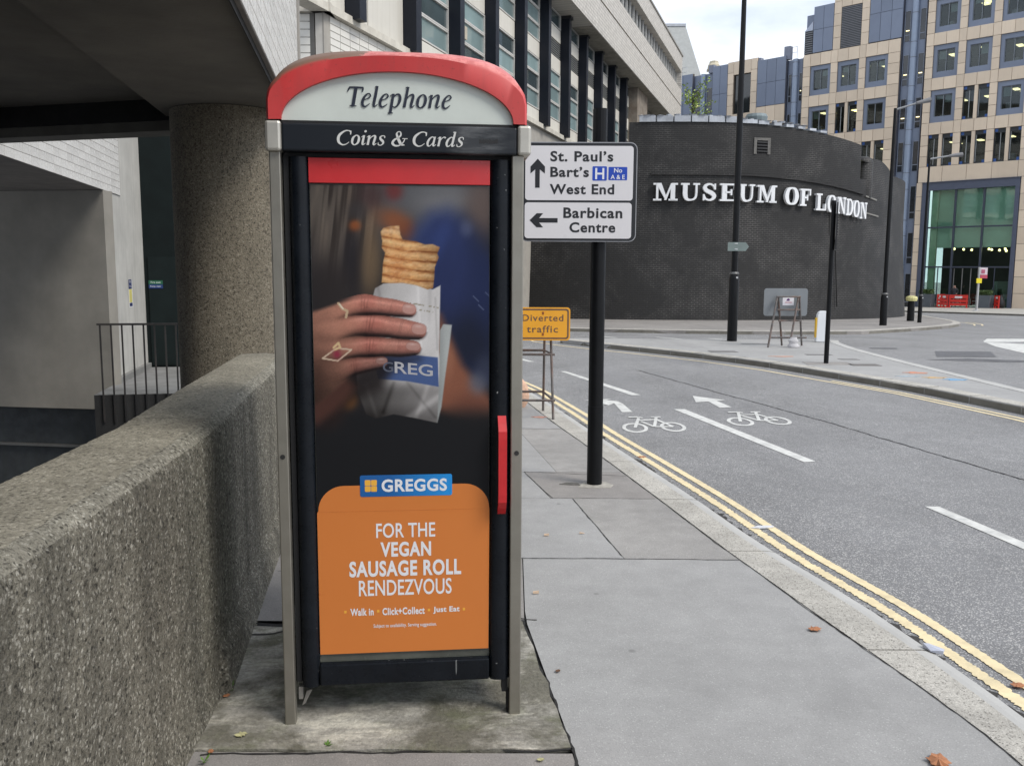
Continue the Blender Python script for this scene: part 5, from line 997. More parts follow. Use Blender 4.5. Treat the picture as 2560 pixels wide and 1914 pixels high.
def build_island_things():
    TF = Frame((0, 19.), (1, .05)); t = thing('temporary_sign', (6., 19., 0), 'back of a grey temporary sign on a rusty A-frame with a taped notice', 'sign'); rust = MATS['rusty frame']; gb = mat('sign back grey', (.20, .215, .225), .5, .3, var=.08)
    pl = MB().prism(TF, rrect(5.50, 6.47, .40, 1.0, .06), -.03, -.015).build('plate', gb, t)
    o = pl
    for v in o.data.vertices: v.co.z += .26
    f = MB()
    for p0, p1 in (((5.72, 18.96, 1.02), (5.55, 18.72, 0)), ((6.25, 18.98, 1.02), (6.0, 18.62, 0))): pass
    for x0, x1, dy in ((5.76, 5.52, -.28), (5.78, 5.98, .25), (6.22, 5.98, -.28), (6.24, 6.42, .25)): MB().tube((x0, 19.22, 1.08), (x1, 19.22 + dy, .0), .022, k=8).build('leg', rust, t)
    for z, xa, xb, y in ((1.08, 5.74, 6.26, 19.2), (.80, 5.75, 6.26, 19.17), (.56, 5.8, 6.3, 19.2), (.20, 5.6, 6.4, 19.12)): MB().tube((xa, y, z), (xb, y, z), .018, k=8).build('brace', rust, t)
    n = MB().box(TF, 5.915, 6.165, -.0149, -.013, .89, 1.06).build('notice', mat('notice paper', (.68, .66, .69), .7), t, parent=pl)
    MB().prism(TF, [(6.0, .985), (6.03, .99), (6.06, .985), (6.075, 1.02), (6.04, 1.045), (6.005, 1.02)], -.0129, -.012).build('emblem', mat('emblem purple', (.10, .03, .14), .6), t, parent=pl); MB().box(TF, 5.965, 6.12, -.0129, -.012, .945, .965).build('print_line', mat('pink print', (.5, .25, .3), .6), t, parent=pl)
    s = thing('white_sandbag', (6.07, 18.95, 0), 'crumpled white sandbag under the grey temporary sign', 'sandbag'); rows = []; r3 = np.random.default_rng(3)
    for j in range(8):
        rr_ = .12 * (1 - .35 * j / 7 + .12 * math.sin(j * 1.7)); rows.append([(6.07 + rr_ * math.cos(2 * math.pi * i / 12) * (.9 + .25 * r3.random()), 18.95 + .7 * rr_ * math.sin(2 * math.pi * i / 12), .22 * j / 7) for i in range(13)]); rows[-1][12] = rows[-1][0]
    mb = MB().sheet(rows); mb.f += [tuple(range(11, -1, -1)), tuple(range(7 * 13, 7 * 13 + 12))]; mb.build('sack', mat('white sack', (.46, .45, .46), .8, var=.15, vscale=12, bump=.4, bscale=40), s, smooth=True)
    # keep-left bollard seen from behind
    t = thing('white_bollard', (7.24, 20.6, 0), 'white rounded traffic bollard with yellow sides on the island', 'bollard'); BF = Frame((7.24, 20.5), (1, 0))
    MB().prism(BF, [(-.15, 0.), (.15, 0.), (.135, .62), (.11, .69), (.06, .72), (-.06, .72), (-.11, .69), (-.135, .62)], -.12, 0.).build('shell', mat('bollard white', (.66, .68, .70), .4, var=.05), t, bevel=.012)
    for s in (-.162, .136): MB().box(BF, s, s + .025, -.11, -.01, .1, .56).build('yellow_side', mat('bollard yellow', (.75, .45, .03), .5), t)
    # slim pole with an edge-on sign
    t = thing('slim_signpost', (5.6, 15.62, 0), 'slim black signpost with its sign turned edge-on', 'signpost'); MB().tube((5.6, 15.62, 0), (5.6, 15.62, 2.85), .042, .040, 12).build('pole', BLK, t, smooth=True); MB().box(Frame((5.66, 15.6), (.338, .941)), -.3, .3, -.012, .012, 2.0, 2.8).build('sign_plate', mat('plate edge dark', (.02, .02, .022), .5), t)
    MB().slab([(5.2, 15.4), (6.0, 15.4), (6.05, 15.85), (5.25, 15.85)], -.01, .001).build('base_patch', PAVE2, t)
def lamp_post(x, y, h, label, base_h=1.5, arm=None, r=.075, rb=.115, top=None):
    z = gz(y); t = thing('lamp_post', (x, y, z), label, 'lamp post', 'black street lamp posts')
    MB().lathe((x, y, z), [(rb, 0), (rb, base_h - .05), (rb * .92, base_h), (r, base_h + .12)], 20).build('base_compartment', BLK, t, smooth=True); MB().lathe((x, y, z + base_h + .12), [(r, 0), (r * .96, (h - base_h) * .5), (r * .7, h - base_h - .12)], 16).build('shaft', BLK, t, smooth=True)
    MB().lathe((x, y, z + base_h + .05), [(rb * .95, 0), (rb, .02), (rb * .8, .06)], 16).build('collar', mat('collar worn', (.10, .10, .10), .5, .4), t)
    MB().wbox(x + .02, x + .06, y - rb - .004, y - rb + .01, z + base_h - .04, z + base_h).build('door_lock', mat('lock bright', (.5, .5, .5), .4), t)
    if arm:
        dx, dz = arm; MB().tube((x, y, z + h - .05), (x + dx * .65, y, z + h + dz * .65), .035, .03, 8).build('arm', mat('arm grey', (.20, .21, .22), .5), t)
        MB().tube((x + dx * .6, y, z + h + dz * .6), (x + dx, y, z + h + dz), .05, .09, 10).build('luminaire', mat('luminaire grey', (.16, .16, .165), .5), t)
    if top: MB().lathe((x, y, z + h), [(r * .75, 0), (r * .75, top), (r * .6, top + .05)], 12).build('pale_sleeve', mat('pale sleeve', (.5, .52, .54), .5), t)
    return t
build_island_things()
t = lamp_post(5.17, 20.68, 7.85, 'tall black lamp post on the island carrying a small grey arrow plate', top=1.6)
AFm = Frame((5.17, 20.56), (1, .0)); MB().prism(AFm, [(-.19, 2.09), (.22, 2.09), (.30, 2.19), (.22, 2.29), (-.19, 2.29)], -.06, -.04).build('arrow_plate', mat('arrow plate grey', (.16, .20, .19), .5), t)
for dz in (2.12, 2.25): MB().lathe((5.17, 20.68, dz), [(.09, 0), (.09, .025)], 14).build('clamp_band', mat('clamp pale', (.45, .47, .47), .4), t)
lamp_post(12.78, 30.36, 7.25, 'black lamp post on the kerb by the right end of the brick drum', 1.0, (1.15, .28), .07, .12)
lamp_post(15.45, 33.44, 6.1, 'thin black lamp post in front of the glazed portal', .95, (1.2, .12), .05, .075)
t = thing('black_bollard', (15.9, 35.2, gz(35.2)), 'black bollard with a pale yellow cap near the drum corner', 'bollard'); MB().lathe((15.9, 35.2, gz(35.2)), [(.14, 0), (.13, .75), (.12, .8)], 14).build('post', BLK, t); MB().lathe((15.9, 35.2, gz(35.2) + .8), [(.2, 0), (.22, .1), (.2, .17), (.08, .2)], 14).build('cap', mat('bollard cap', (.62, .58, .26), .5), t)
t = thing('bus_stop_pole', (29.45, 56., gz(56.)), 'silver pole with a red and white flag and a yellow box before the offices', 'bus stop'); zb = gz(56.)
MB().tube((29.45, 56, zb), (29.45, 56, zb + 2.75), .07, k=10).build('pole', mat('silver pole', (.5, .5, .5), .4, .6), t); MB().wbox(29.5, 29.95, 55.95, 56.0, zb + 2.05, zb + 2.72).build('flag', mat('flag white', (.62, .55, .58), .5), t); MB().wbox(29.5, 29.95, 55.93, 55.949, zb + 2.05, zb + 2.28).build('flag_band', mat('flag red', (.42, .06, .10), .5), t)
MB().wbox(29.56, 29.78, 55.93, 55.949, zb + 2.36, zb + 2.6).build('flag_emblem', mat('flag ring', (.4, .1, .16), .5), t); MB().wbox(29.26, 29.58, 55.85, 55.92, zb + 1.75, zb + 2.05).build('yellow_box', mat('box yellow', (.75, .62, .02), .5), t)
MB().lathe((29.45, 56, zb), [(.3, 0), (.12, .08)], 10).build('foot', MATS['silver pole'], t)

# ------------------------------------------------------------------ leaves and litter
def leaf(x, y, size, rot, label, z=None, tilt=.0, m=None):
    lm = m or mat('dry leaf', (.36, .15, .065), .7, var=.35, vscale=40); pts = [(0, -.5), (.07, -.34), (.24, -.36), (.27, -.22), (.46, -.12), (.36, .02), (.40, .22), (.22, .24), (.10, .34), (0, .48), (-.11, .30), (-.30, .30), (-.32, .10), (-.46, -.04), (-.30, -.18), (-.27, -.36), (-.08, -.33)]
    z = 0.004 if z is None else z; c, s = math.cos(rot), math.sin(rot); V = [(x, y, z + .012 * size / .1)]
    for i, (a, b) in enumerate(pts): a, b = a * size, b * size * .75; V.append((x + a * c - b * s, y + a * s + b * c, z + .003 + (.18 + .1 * math.sin(i * 2.1)) * (a * a + b * b) ** .5 * (1 if i % 2 else .4)))
    k = len(pts); V2 = [(p[0], p[1], p[2] - .0012) for p in V]; F = [(0, 1 + i, 1 + (i + 1) % k) for i in range(k)]; F2 = [(k + 1, k + 2 + (i + 1) % k, k + 2 + i) for i in range(k)]
    o = MB().add(V + V2, F + F2).build('fallen_leaf', lm, None); off = Vector((x, y, z))
    for v in o.data.vertices: v.co -= off
    o.location = off; tag(o, label, 'leaf', 'dry leaves on the footway and gutter'); return o
leaf(1.37, 3.80, .075, .3, 'curled orange leaf lying alone on the footway near the kerb'); leaf(1.41, 2.72, .11, 1.2, 'large orange leaf at the bottom edge of the footway')
leaf(1.13, 7.50, .10, .5, 'brown leaf on the kerb beside the sign post', .002); leaf(1.55, 5.16, .09, 2.1, 'yellow brown leaf caught in the gutter halfway along the kerb', road_z(0, 5) + .006, m=mat('yellow leaf', (.5, .3, .06), .7, var=.3, vscale=40))
leaf(1.60, 4.98, .08, 1.1, 'rust coloured leaf in the gutter beside a yellow brown one', road_z(0, 5) + .006); leaf(2.10, 3.46, .075, .2, 'orange leaf on the double yellow lines near the frame edge', road_z(0, 3) + .008); leaf(1.85, 3.52, .05, 1.6, 'tiny yellow leaf in the gutter beside a plastic scrap', .0 - .05, m=MATS['yellow leaf'])
leaf(.19, 3.37, .03, .8, 'small dark curled leaf beside the cracked slab edge', m=mat('dark leaf', (.12, .06, .03), .8)); leaf(-.93, 2.86, .05, .4, 'pale dead leaf on the concrete slab by the parapet', .008, m=mat('pale leaf', (.4, .38, .2), .8)); leaf(-1.07, 3.14, .035, .9, 'small red leaf at the foot of the parapet', .008)
leaf(-1.0, 2.76, .03, 1.9, 'reddish leaf scrap at the lowest corner of the slab', .004); leaf(.1, 2.72, .03, .2, 'pale yellow leaf scrap below the kiosk slab', .004, m=MATS['pale leaf'])
def scrap(pts, z, label, m, name='paper_scrap', cat='litter', h=.006):
    c = (sum(p[0] for p in pts) / len(pts), sum(p[1] for p in pts) / len(pts)); o = MB().slab(pts, z, lambda x, y: z + h * (1 + .8 * math.sin(60 * x + 40 * y))).build(name, m, None); off = Vector((c[0], c[1], z))
    for v in o.data.vertices: v.co -= off
    o.location = off; tag(o, label, cat, 'litter on the ground')
lw = mat('litter white', (.62, .63, .66), .6, var=.15, vscale=30)
scrap([(1.60, 5.72), (1.65, 5.70), (1.76, 5.73), (1.755, 5.755), (1.66, 5.76)], road_z(0, 5) + .006, 'flattened white paper on the yellow lines by the kerb', lw); scrap([(1.79, 3.58), (1.83, 3.55), (1.86, 3.60), (1.82, 3.66), (1.78, 3.63)], .001, 'shred of clear plastic on the kerb edge', mat('plastic shred', (.55, .58, .68), .3), h=.012)
scrap([(-1.165, 3.57), (-1.15, 3.56), (-1.145, 3.60), (-1.16, 3.61)], .008, 'white cigarette end by the foot of the parapet', lw, h=.008)
for x, y, l in ((.11, 4.23, 'cigarette butt beside the kiosk post'), (.42, 5.25, 'cigarette butt on the joint between two paving bays'), (.2, 5.2, 'tiny white scrap near the back of the kiosk')):
    scrap([(x, y), (x + .03, y + .004), (x + .03, y + .012), (x, y + .009)], .004, l, mat('butt', (.6, .45, .32), .8), 'cigarette_butt', h=.008)
def weed(x, y, label, n=9, s=.03, z=.006):
    b = MB(); r3 = random.Random(int(abs(x) * 100))
    for _ in range(n):
        a = r3.uniform(0, 6.28); L = s * r3.uniform(.6, 1.3); d = Vector((math.cos(a) * L, math.sin(a) * L, L * r3.uniform(.3, 1.))); w_ = Vector((-math.sin(a), math.cos(a), 0)) * L * .25; p = Vector((0, 0, 0)); b.add([p, d * .55 - w_, d, d * .55 + w_], [(0, 1, 2, 3)])
    o = b.build('weed', mat('weed green', (.10, .20, .03), .6), None); o.location = (x, y, z); tag(o, label, 'weed', 'weeds in the joints')
weed(-1.085, 3.19, 'green weed sprouting at the foot of the parapet'); weed(-.62, 2.80, 'tiny green sprig on the front of the slab', 6, .018); weed(-1.0, 2.70, 'small weed at the bottom corner by the wall', 6, .025)
# ------------------------------------------------------------------ the printed photograph on the kiosk poster
def srgb(c): c = np.asarray(c, float) / 255.; return np.where(c <= .04045, c / 12.92, ((c + .055) / 1.055) ** 2.4)
def vnoise(x, y, sx, sy, seed):
    g = np.random.default_rng(seed).random((64, 64)); u = x / sx; v = y / sy; i = np.floor(u).astype(int); j = np.floor(v).astype(int)
    fu = u - i; fv = v - j; fu = fu * fu * (3 - 2 * fu); fv = fv * fv * (3 - 2 * fv); q = lambda a, b: g[a % 64, b % 64]
    return (q(i, j) * (1 - fu) + q(i + 1, j) * fu) * (1 - fv) + (q(i, j + 1) * (1 - fu) + q(i + 1, j + 1) * fu) * fv
def sstep(a, b, x): t = np.clip((x - a) / (b - a), 0, 1); return t * t * (3 - 2 * t)
def poly_sd(x, y, poly):
    """signed distance to a polygon, negative inside"""
    d = np.full(x.shape, 1e9); ins = np.zeros(x.shape, bool); n = len(poly)
    for i in range(n):
        ax, ay = poly[i]; bx, by = poly[(i + 1) % n]; ex, ey = bx - ax, by - ay
        t = np.clip(((x - ax) * ex + (y - ay) * ey) / (ex * ex + ey * ey + 1e-9), 0, 1)
        d = np.minimum(d, np.hypot(x - ax - t * ex, y - ay - t * ey))
        with np.errstate(divide='ignore', invalid='ignore'):
            ins ^= ((ay > y) != (by > y)) & (x < (bx - ax) * (y - ay) / (by - ay + 1e-12) + ax)
    return np.where(ins, -d, d)
def finger_field(x, y, pts):
    """distance in units of local radius and signed side for a tapered bent finger"""
    S = spline(pts, 8); best = np.full(x.shape, 9.); side = np.zeros(x.shape); along = np.zeros(x.shape); L = len(S)
    for i in range(L - 1):
        a, b = S[i], S[i + 1]; ex, ey = b[0] - a[0], b[1] - a[1]; ln = math.hypot(ex, ey) + 1e-9
        t = np.clip(((x - a[0]) * ex + (y - a[1]) * ey) / ln ** 2, 0, 1); r = a[2] + (b[2] - a[2]) * t
        dx, dy = x - a[0] - t * ex, y - a[1] - t * ey; q = np.hypot(dx, dy) / r; k = q < best
        best = np.where(k, q, best); side = np.where(k, (dx * -ey + dy * ex) / ln / r, side); along = np.where(k, (i + t) / (L - 1), along)
    return best, side, along
def paint(x, y):
    """colour of the poster print at canvas position (x, y): dark blurred people, a hand, a paper bag and a pastry"""
    C = np.empty(x.shape + (3,)); C[:] = (36, 34, 37)
    def over(c, a): C[:] = C * (1 - a[..., None]) + np.asarray(c, float) * a[..., None]
    def blob(cx, cy, rx, ry, c, a=1., rot=0.):
        cr, sr = math.cos(rot), math.sin(rot); u = ((x - cx) * cr + (y - cy) * sr) / rx; v = (-(x - cx) * sr + (y - cy) * cr) / ry
        over(c, a * np.exp(-(u * u + v * v) ** 1.4))
    blob(620, 150, 330, 300, (88, 88, 92)); blob(860, 120, 190, 130, (132, 132, 136), .8); blob(700, 60, 300, 80, (96, 98, 102), .5); blob(1080, 170, 110, 190, (112, 94, 88), .8)
    blob(230, 250, 200, 420, (98, 88, 80), .95); blob(130, 120, 90, 200, (96, 88, 80), .7); blob(420, 330, 60, 300, (126, 102, 80), .75, .06); blob(300, 130, 40, 200, (120, 104, 90), .5, .1)
    hair = vnoise(x + y * .12, y, 26, 420, 3) * .6 + vnoise(x + y * .1, y, 11, 300, 4) * .4
    over((48, 41, 38), np.exp(-((x - 220) / 230) ** 4) * sstep(800, 300, y) * sstep(.40, .7, hair) * .85); over((140, 122, 104), np.exp(-((x - 260) / 200) ** 4) * sstep(600, 150, y) * sstep(.62, .85, 1 - hair) * .4)
    blob(560, 80, 55, 60, (118, 46, 46), .85); blob(430, 110, 80, 90, (70, 50, 52), .8); blob(350, 200, 60, 60, (60, 56, 58), .7)
    blob(335, 285, 34, 34, (196, 98, 42), .9); blob(570, 260, 110, 70, (150, 82, 48), .85, .5); blob(640, 320, 50, 70, (130, 66, 40), .7)
    blob(330, 480, 70, 190, (34, 32, 38), .85); blob(430, 520, 70, 180, (128, 104, 74), .6); blob(180, 620, 150, 160, (40, 35, 36), .7)
    d = poly_sd(x, y, [(690, 400), (730, 320), (800, 250), (870, 232), (930, 258), (1000, 330), (1060, 440), (1120, 500), (1300, 620), (1300, 1180), (1060, 1150), (960, 1080), (880, 900), (790, 760), (690, 700)])
    over((40, 52, 100), sstep(130, -100, d)); over((52, 72, 136), sstep(120, -80, d) * sstep(620, 320, y) * sstep(1100, 760, x) * .8); over((28, 38, 74), sstep(60, -40, d) * sstep(900, 1080, x) * .7); over((34, 44, 86), sstep(30, -30, d) * vnoise(x + y * .4, y, 70, 240, 17) * .6); blob(1010, 960, 170, 200, (24, 29, 46), .85); blob(980, 300, 40, 50, (96, 104, 138), .5); blob(1100, 640, 90, 260, (30, 42, 84), .6)
    d = poly_sd(x, y, [(830, 800), (880, 920), (960, 1090), (1110, 1270), (1200, 1400), (1000, 1430), (820, 1360), (790, 1000)])
    over((142, 86, 64), sstep(40, -40, d)); blob(870, 1060, 40, 120, (168, 110, 84), .6); blob(1010, 1330, 140, 80, (104, 62, 50), .7); blob(1050, 1190, 60, 70, (98, 102, 118), .8); blob(1090, 1100, 60, 80, (60, 66, 86), .6)
    over((27, 28, 31), sstep(1290, 1420, y) * .96)
    blob(290, 1290, 55, 55, (178, 104, 40), .8); blob(320, 1240, 30, 60, (120, 74, 40), .6); blob(180, 1330, 90, 110, (70, 44, 38), .8)
    # paper bag
    bag = [(440, 690), (452, 645), (500, 618), (600, 612), (700, 628), (785, 652), (830, 628), (826, 800), (822, 1010), (838, 1200), (830, 1340), (812, 1422), (690, 1396), (560, 1372), (455, 1398), (400, 1372), (352, 1240), (345, 1150), (420, 900)]
    d = poly_sd(x, y, bag); a = sstep(3, -3, d)
    tone = 202 + 14 * sstep(560, 700, x) - 62 * sstep(1130, 1260, y) - 34 * sstep(560, 420, x) + 16 * (vnoise(x + y * .3, y, 60, 80, 8) - .5) - 16 * sstep(20, 0, np.abs(x - 770 + (y - 650) * .02)) * sstep(1000, 700, y)
    tone = tone - 42 * sstep(900, 560, x) * sstep(1150, 1230, y) - 30 * sstep(1300, 1400, y) + 34 * sstep(40, 0, np.abs(x * .7 + y - 1845)) * sstep(1180, 1260, y)
    over((0, 0, 0), a); C[:] = C + a[..., None] * np.stack([tone, tone - 3, tone - 4], -1)
    rip = sstep(4, -4, poly_sd(x, y, [(826, 890), (846, 852), (896, 856), (882, 975), (858, 1150), (836, 1330), (812, 1420), (822, 1200)])); ft = 176 - 26 * sstep(60, 0, x - 815) + 12 * vnoise(x, y, 30, 90, 5)
    over((0, 0, 0), rip); C[:] = C + rip[..., None] * np.stack([ft - 4, ft + 1, ft], -1)
    for (ax, ay), (bx, by), w_, dk in (((470, 640), (520, 900), 10, -18), ((700, 640), (720, 1020), 8, 12), ((560, 1190), (500, 1360), 12, -26), ((760, 1200), (690, 1390), 14, 24), ((640, 1190), (800, 1390), 9, -20), ((400, 1200), (460, 1380), 12, 16), ((800, 700), (812, 1000), 6, -22)):
        t_ = np.clip(((x - ax) * (bx - ax) + (y - ay) * (by - ay)) / ((bx - ax) ** 2 + (by - ay) ** 2), 0, 1); q_ = np.hypot(x - ax - t_ * (bx - ax), y - ay - t_ * (by - ay)); C[:] = C + a[..., None] * (dk * np.exp(-(q_ / w_) ** 2))[..., None]
    over((62, 88, 146), sstep(3, -3, poly_sd(x, y, [(440, 1030), (600, 1022), (815, 1044), (820, 1214), (640, 1182), (470, 1168)])) * .93)
    for i, yy in enumerate((722, 752)):
        over((150, 142, 120), sstep(5, 3, np.abs(y - yy - (x - 600) * .16)) * (x > 598 + 70 * i) * (x < 818 - 30 * i) * (vnoise(x, y, 9, 40, 6 + i) > .45) * .8)
    # pastry
    roll = [(484, 318), (500, 296), (540, 286), (592, 283), (598, 335), (612, 364), (690, 374), (740, 392), (785, 390), (827, 408), (812, 445), (820, 468), (797, 524), (794, 585), (788, 645), (755, 652), (690, 628), (610, 614), (545, 616), (490, 612), (498, 500), (510, 440), (490, 408), (494, 372), (488, 345)]
    d = poly_sd(x, y, roll); a = sstep(3, -3, d)
    yb = y + ((x - 640) ** 2) * .00035 - (x - 640) * .12 + 9 * (vnoise(x, y, 90, 110, 41) - .5) + 2 * (vnoise(x, y, 22, 30, 42) - .5); ph = (yb - 398) / 56.; fr_ = ph - np.floor(ph)
    groove = np.exp(-((fr_ - .5) / .11) ** 2) * (.55 + .45 * sstep(40, 110, np.abs(x - 600)))
    lite = np.exp(-((fr_ - .93) / .22) ** 2) + np.exp(-((fr_ + .07) / .22) ** 2)
    body = np.stack([228 + 0 * x, 164 + 0 * x, 98 + 0 * x], -1)
    body = body * (1 - .42 * groove[..., None] * np.array([.75, 1.1, 1.35])) + lite[..., None] * np.array([22, 30, 32])
    body = body * (1 - .3 * sstep(640, 800, x)[..., None] * .6) * (.95 + .12 * vnoise(x, y, 14, 12, 9)[..., None]); br = sstep(24, 0, -d); body = body * (1 - .12 * br[..., None])
    body = body + (np.array([206, 120, 62]) - body) * (.45 * np.exp(-(((x - 575) / 60) ** 2 + ((y - 520) / 90) ** 2)))[..., None]
    body = body * (.95 + .1 * vnoise(x, y, 6, 5, 44)[..., None]); flake = sstep(.62, .8, vnoise(x + y, y, 26, 9, 45)); body = body + (np.array([250, 222, 180]) - body) * (flake * .18)[..., None]; body = body * (1 - .12 * (sstep(.6, .85, vnoise(x, y, 34, 16, 46)))[..., None] * np.array([.6, 1., 1.2]))
    crumb = sstep(60, 10, y - 290 - np.abs(x - 540) * .2) * vnoise(x, y, 16, 16, 21); body = body + (np.array([246, 214, 178]) - body) * (crumb * .5)[..., None]
    over((0, 0, 0), a); C[:] = C + a[..., None] * np.clip(body, 0, 250)
    # hand: the back of it first, then the four fingers from below upwards
    over((30, 24, 24), sstep(70, -20, poly_sd(x, y, [(90, 900), (520, 1090), (470, 1210), (330, 1260), (180, 1430), (90, 1440)])) * .75)
    over((86, 52, 44), sstep(50, -30, poly_sd(x, y, [(40, 1180), (260, 1150), (330, 1210), (240, 1330), (120, 1420), (40, 1430)])) * .85)
    back = sstep(22, -10, poly_sd(x, y, [(40, 800), (130, 775), (230, 742), (330, 712), (400, 720), (430, 850), (420, 1000), (370, 1080), (300, 1150), (210, 1235), (110, 1310), (40, 1330)]))
    lum = 1.02 - .5 * sstep(820, 1260, y) - .18 * sstep(260, 90, x) + .06 * (vnoise(x, y, 60, 40, 51) - .5)
    for kx, ky, rx_, ry_, v_ in ((345, 752, 70, 44, .16), (360, 862, 80, 46, .17), (340, 985, 74, 42, .15), (300, 1100, 66, 40, .12), (330, 808, 120, 16, -.20), (330, 925, 130, 16, -.24), (310, 1042, 130, 15, -.24), (180, 860, 110, 20, .06), (170, 980, 110, 18, .05), (170, 925, 90, 14, -.06)): lum = lum + v_ * np.exp(-((x - kx) / rx_) ** 2 - ((y - ky - .12 * (kx - x)) / ry_) ** 2)
    bt = np.stack([186 * lum, 126 * lum, 104 * lum], -1) * (.95 + .1 * vnoise(x, y, 6, 6, 52)[..., None])
    C[:] = C * (1 - back[..., None]) + np.clip(bt, 0, 240) * back[..., None]
    over((22, 18, 20), sstep(60, -30, poly_sd(x, y, [(420, 1040), (700, 1050), (560, 1110), (470, 1180), (340, 1200)])) * .55)
    F = [([(90, 1215, 78), (200, 1140, 66), (330, 1096, 52), (430, 1078, 42), (488, 1072, 36)], (490, 1063, 34, 20, .0), 148),
         ([(90, 1040, 66), (230, 1006, 60), (330, 990, 55), (420, 982, 60), (520, 985, 53), (600, 988, 52), (676, 990, 42)], (672, 980, 42, 25, .08), 178),
         ([(90, 905, 74), (240, 872, 66), (330, 856, 66), (420, 852, 72), (530, 868, 61), (610, 880, 59), (700, 892, 48)], (706, 880, 44, 33, .12), 186),
         ([(90, 815, 56), (220, 772, 54), (300, 752, 54), (390, 740, 61), (480, 748, 52), (560, 758, 50), (650, 772, 40)], (648, 764, 40, 30, .1), 190)]
    for pts, nail, base in F:
        q, sd, al = finger_field(x, y, pts); lf = sstep(210, 400, x); sh = sstep(1.32, .9, q) * (q > .97); over((40, 26, 24), sh * .5 * (sd > 0) * lf); a = sstep(1.03, .97, q) * lf
        L = .56 + .42 * np.sqrt(np.clip(1 - np.clip(sd + .25, -1, 1) ** 2, 0, 1)) - .42 * np.clip(sd, 0, 1) ** 1.4 - .26 * sstep(.45, 0., al)
        L = L * (.97 + .06 * vnoise(x, y, 20, 14, 31)) - .05 * np.exp(-((al - .5) / .05) ** 2) * (vnoise(x, y, 9, 40, 33) > .5)
        col = np.stack([base * L * 1.08, base * .70 * L + 4 * al, base * .58 * L + 10 * al], -1)
        col = col + (base * .16 * np.exp(-((sd + .42) / .2) ** 2) * sstep(.12, .4, al))[..., None] * np.array([1., .86, .8])
        for jn, ja in ((.50, 1.), (.53, .6), (.47, .6), (.80, .7), (.82, .45)): col = col * (1 - (ja * .2 * np.exp(-((al - jn + .012 * sd) / .005) ** 2) * sstep(1., .2, np.abs(sd + .1)))[..., None])
        col = col * (.94 + .12 * vnoise(x, y, 5, 5, 37)[..., None]) * (1 - .07 * vnoise(x, y, 40, 24, 38)[..., None] * np.array([.4, 1.2, 1.2]))
        pk = np.exp(-((al - .52) / .08) ** 2) * .25; col = col * (1 - pk[..., None] * np.array([.02, .3, .28]))
        C[:] = C * (1 - a[..., None]) + np.clip(col, 0, 245) * a[..., None]
        nx, ny, rx, ry, ro = nail; cr, sr = math.cos(ro), math.sin(ro); u = ((x - nx) * cr + (y - ny) * sr) / rx; v = (-(x - nx) * sr + (y - ny) * cr) / ry; e = (np.abs(u) ** 2.6 + np.abs(v) ** 2.6)
        over((base * .84, base * .56, base * .50), sstep(1.2, 1., e) * .55); over((base * 1.1, base * .84, base * .78), sstep(1., .7, e) * .8); over((240, 214, 206), np.exp(-(((u + .1) / .5) ** 2 + ((v + .45) / .22) ** 2)) * .45)
    def line(pts, w, c):
        m_ = np.full(x.shape, 1e9)
        for (ax, ay), (bx, by) in zip(pts, pts[1:]):
            t = np.clip(((x - ax) * (bx - ax) + (y - ay) * (by - ay)) / ((bx - ax) ** 2 + (by - ay) ** 2), 0, 1); m_ = np.minimum(m_, np.hypot(x - ax - t * (bx - ax), y - ay - t * (by - ay)))
        over(c, sstep(w + 1.5, w - 1.5, m_))
    line([(240, 732), (262, 762), (292, 776), (284, 812)], 7, (206, 176, 140)); line([(246, 736), (268, 764)], 3, (246, 236, 214))
    line([(148, 1050), (230, 990), (316, 1000), (236, 1064), (148, 1050)], 4.5, (212, 186, 160)); over((150, 38, 66), np.exp(-(((x - 232) / 22) ** 2 + ((y - 1026) / 24) ** 2)) * .9); line([(212, 988), (240, 960), (250, 985), (220, 1000)], 6, (222, 190, 140))
    for sx_, sy_ in ((1020, 690), (1050, 740), (1090, 668)): line([(sx_, sy_), (sx_ + 30, sy_ + 30)], 2, (100, 112, 150))
    g_ = C.mean(-1, keepdims=True); C[:] = (C + (g_ - C) * .10) * .90 + 2
    C[:] = C * (.98 + .04 * np.random.default_rng(2).random(x.shape)[..., None])
    return np.clip(C, 0, 255)

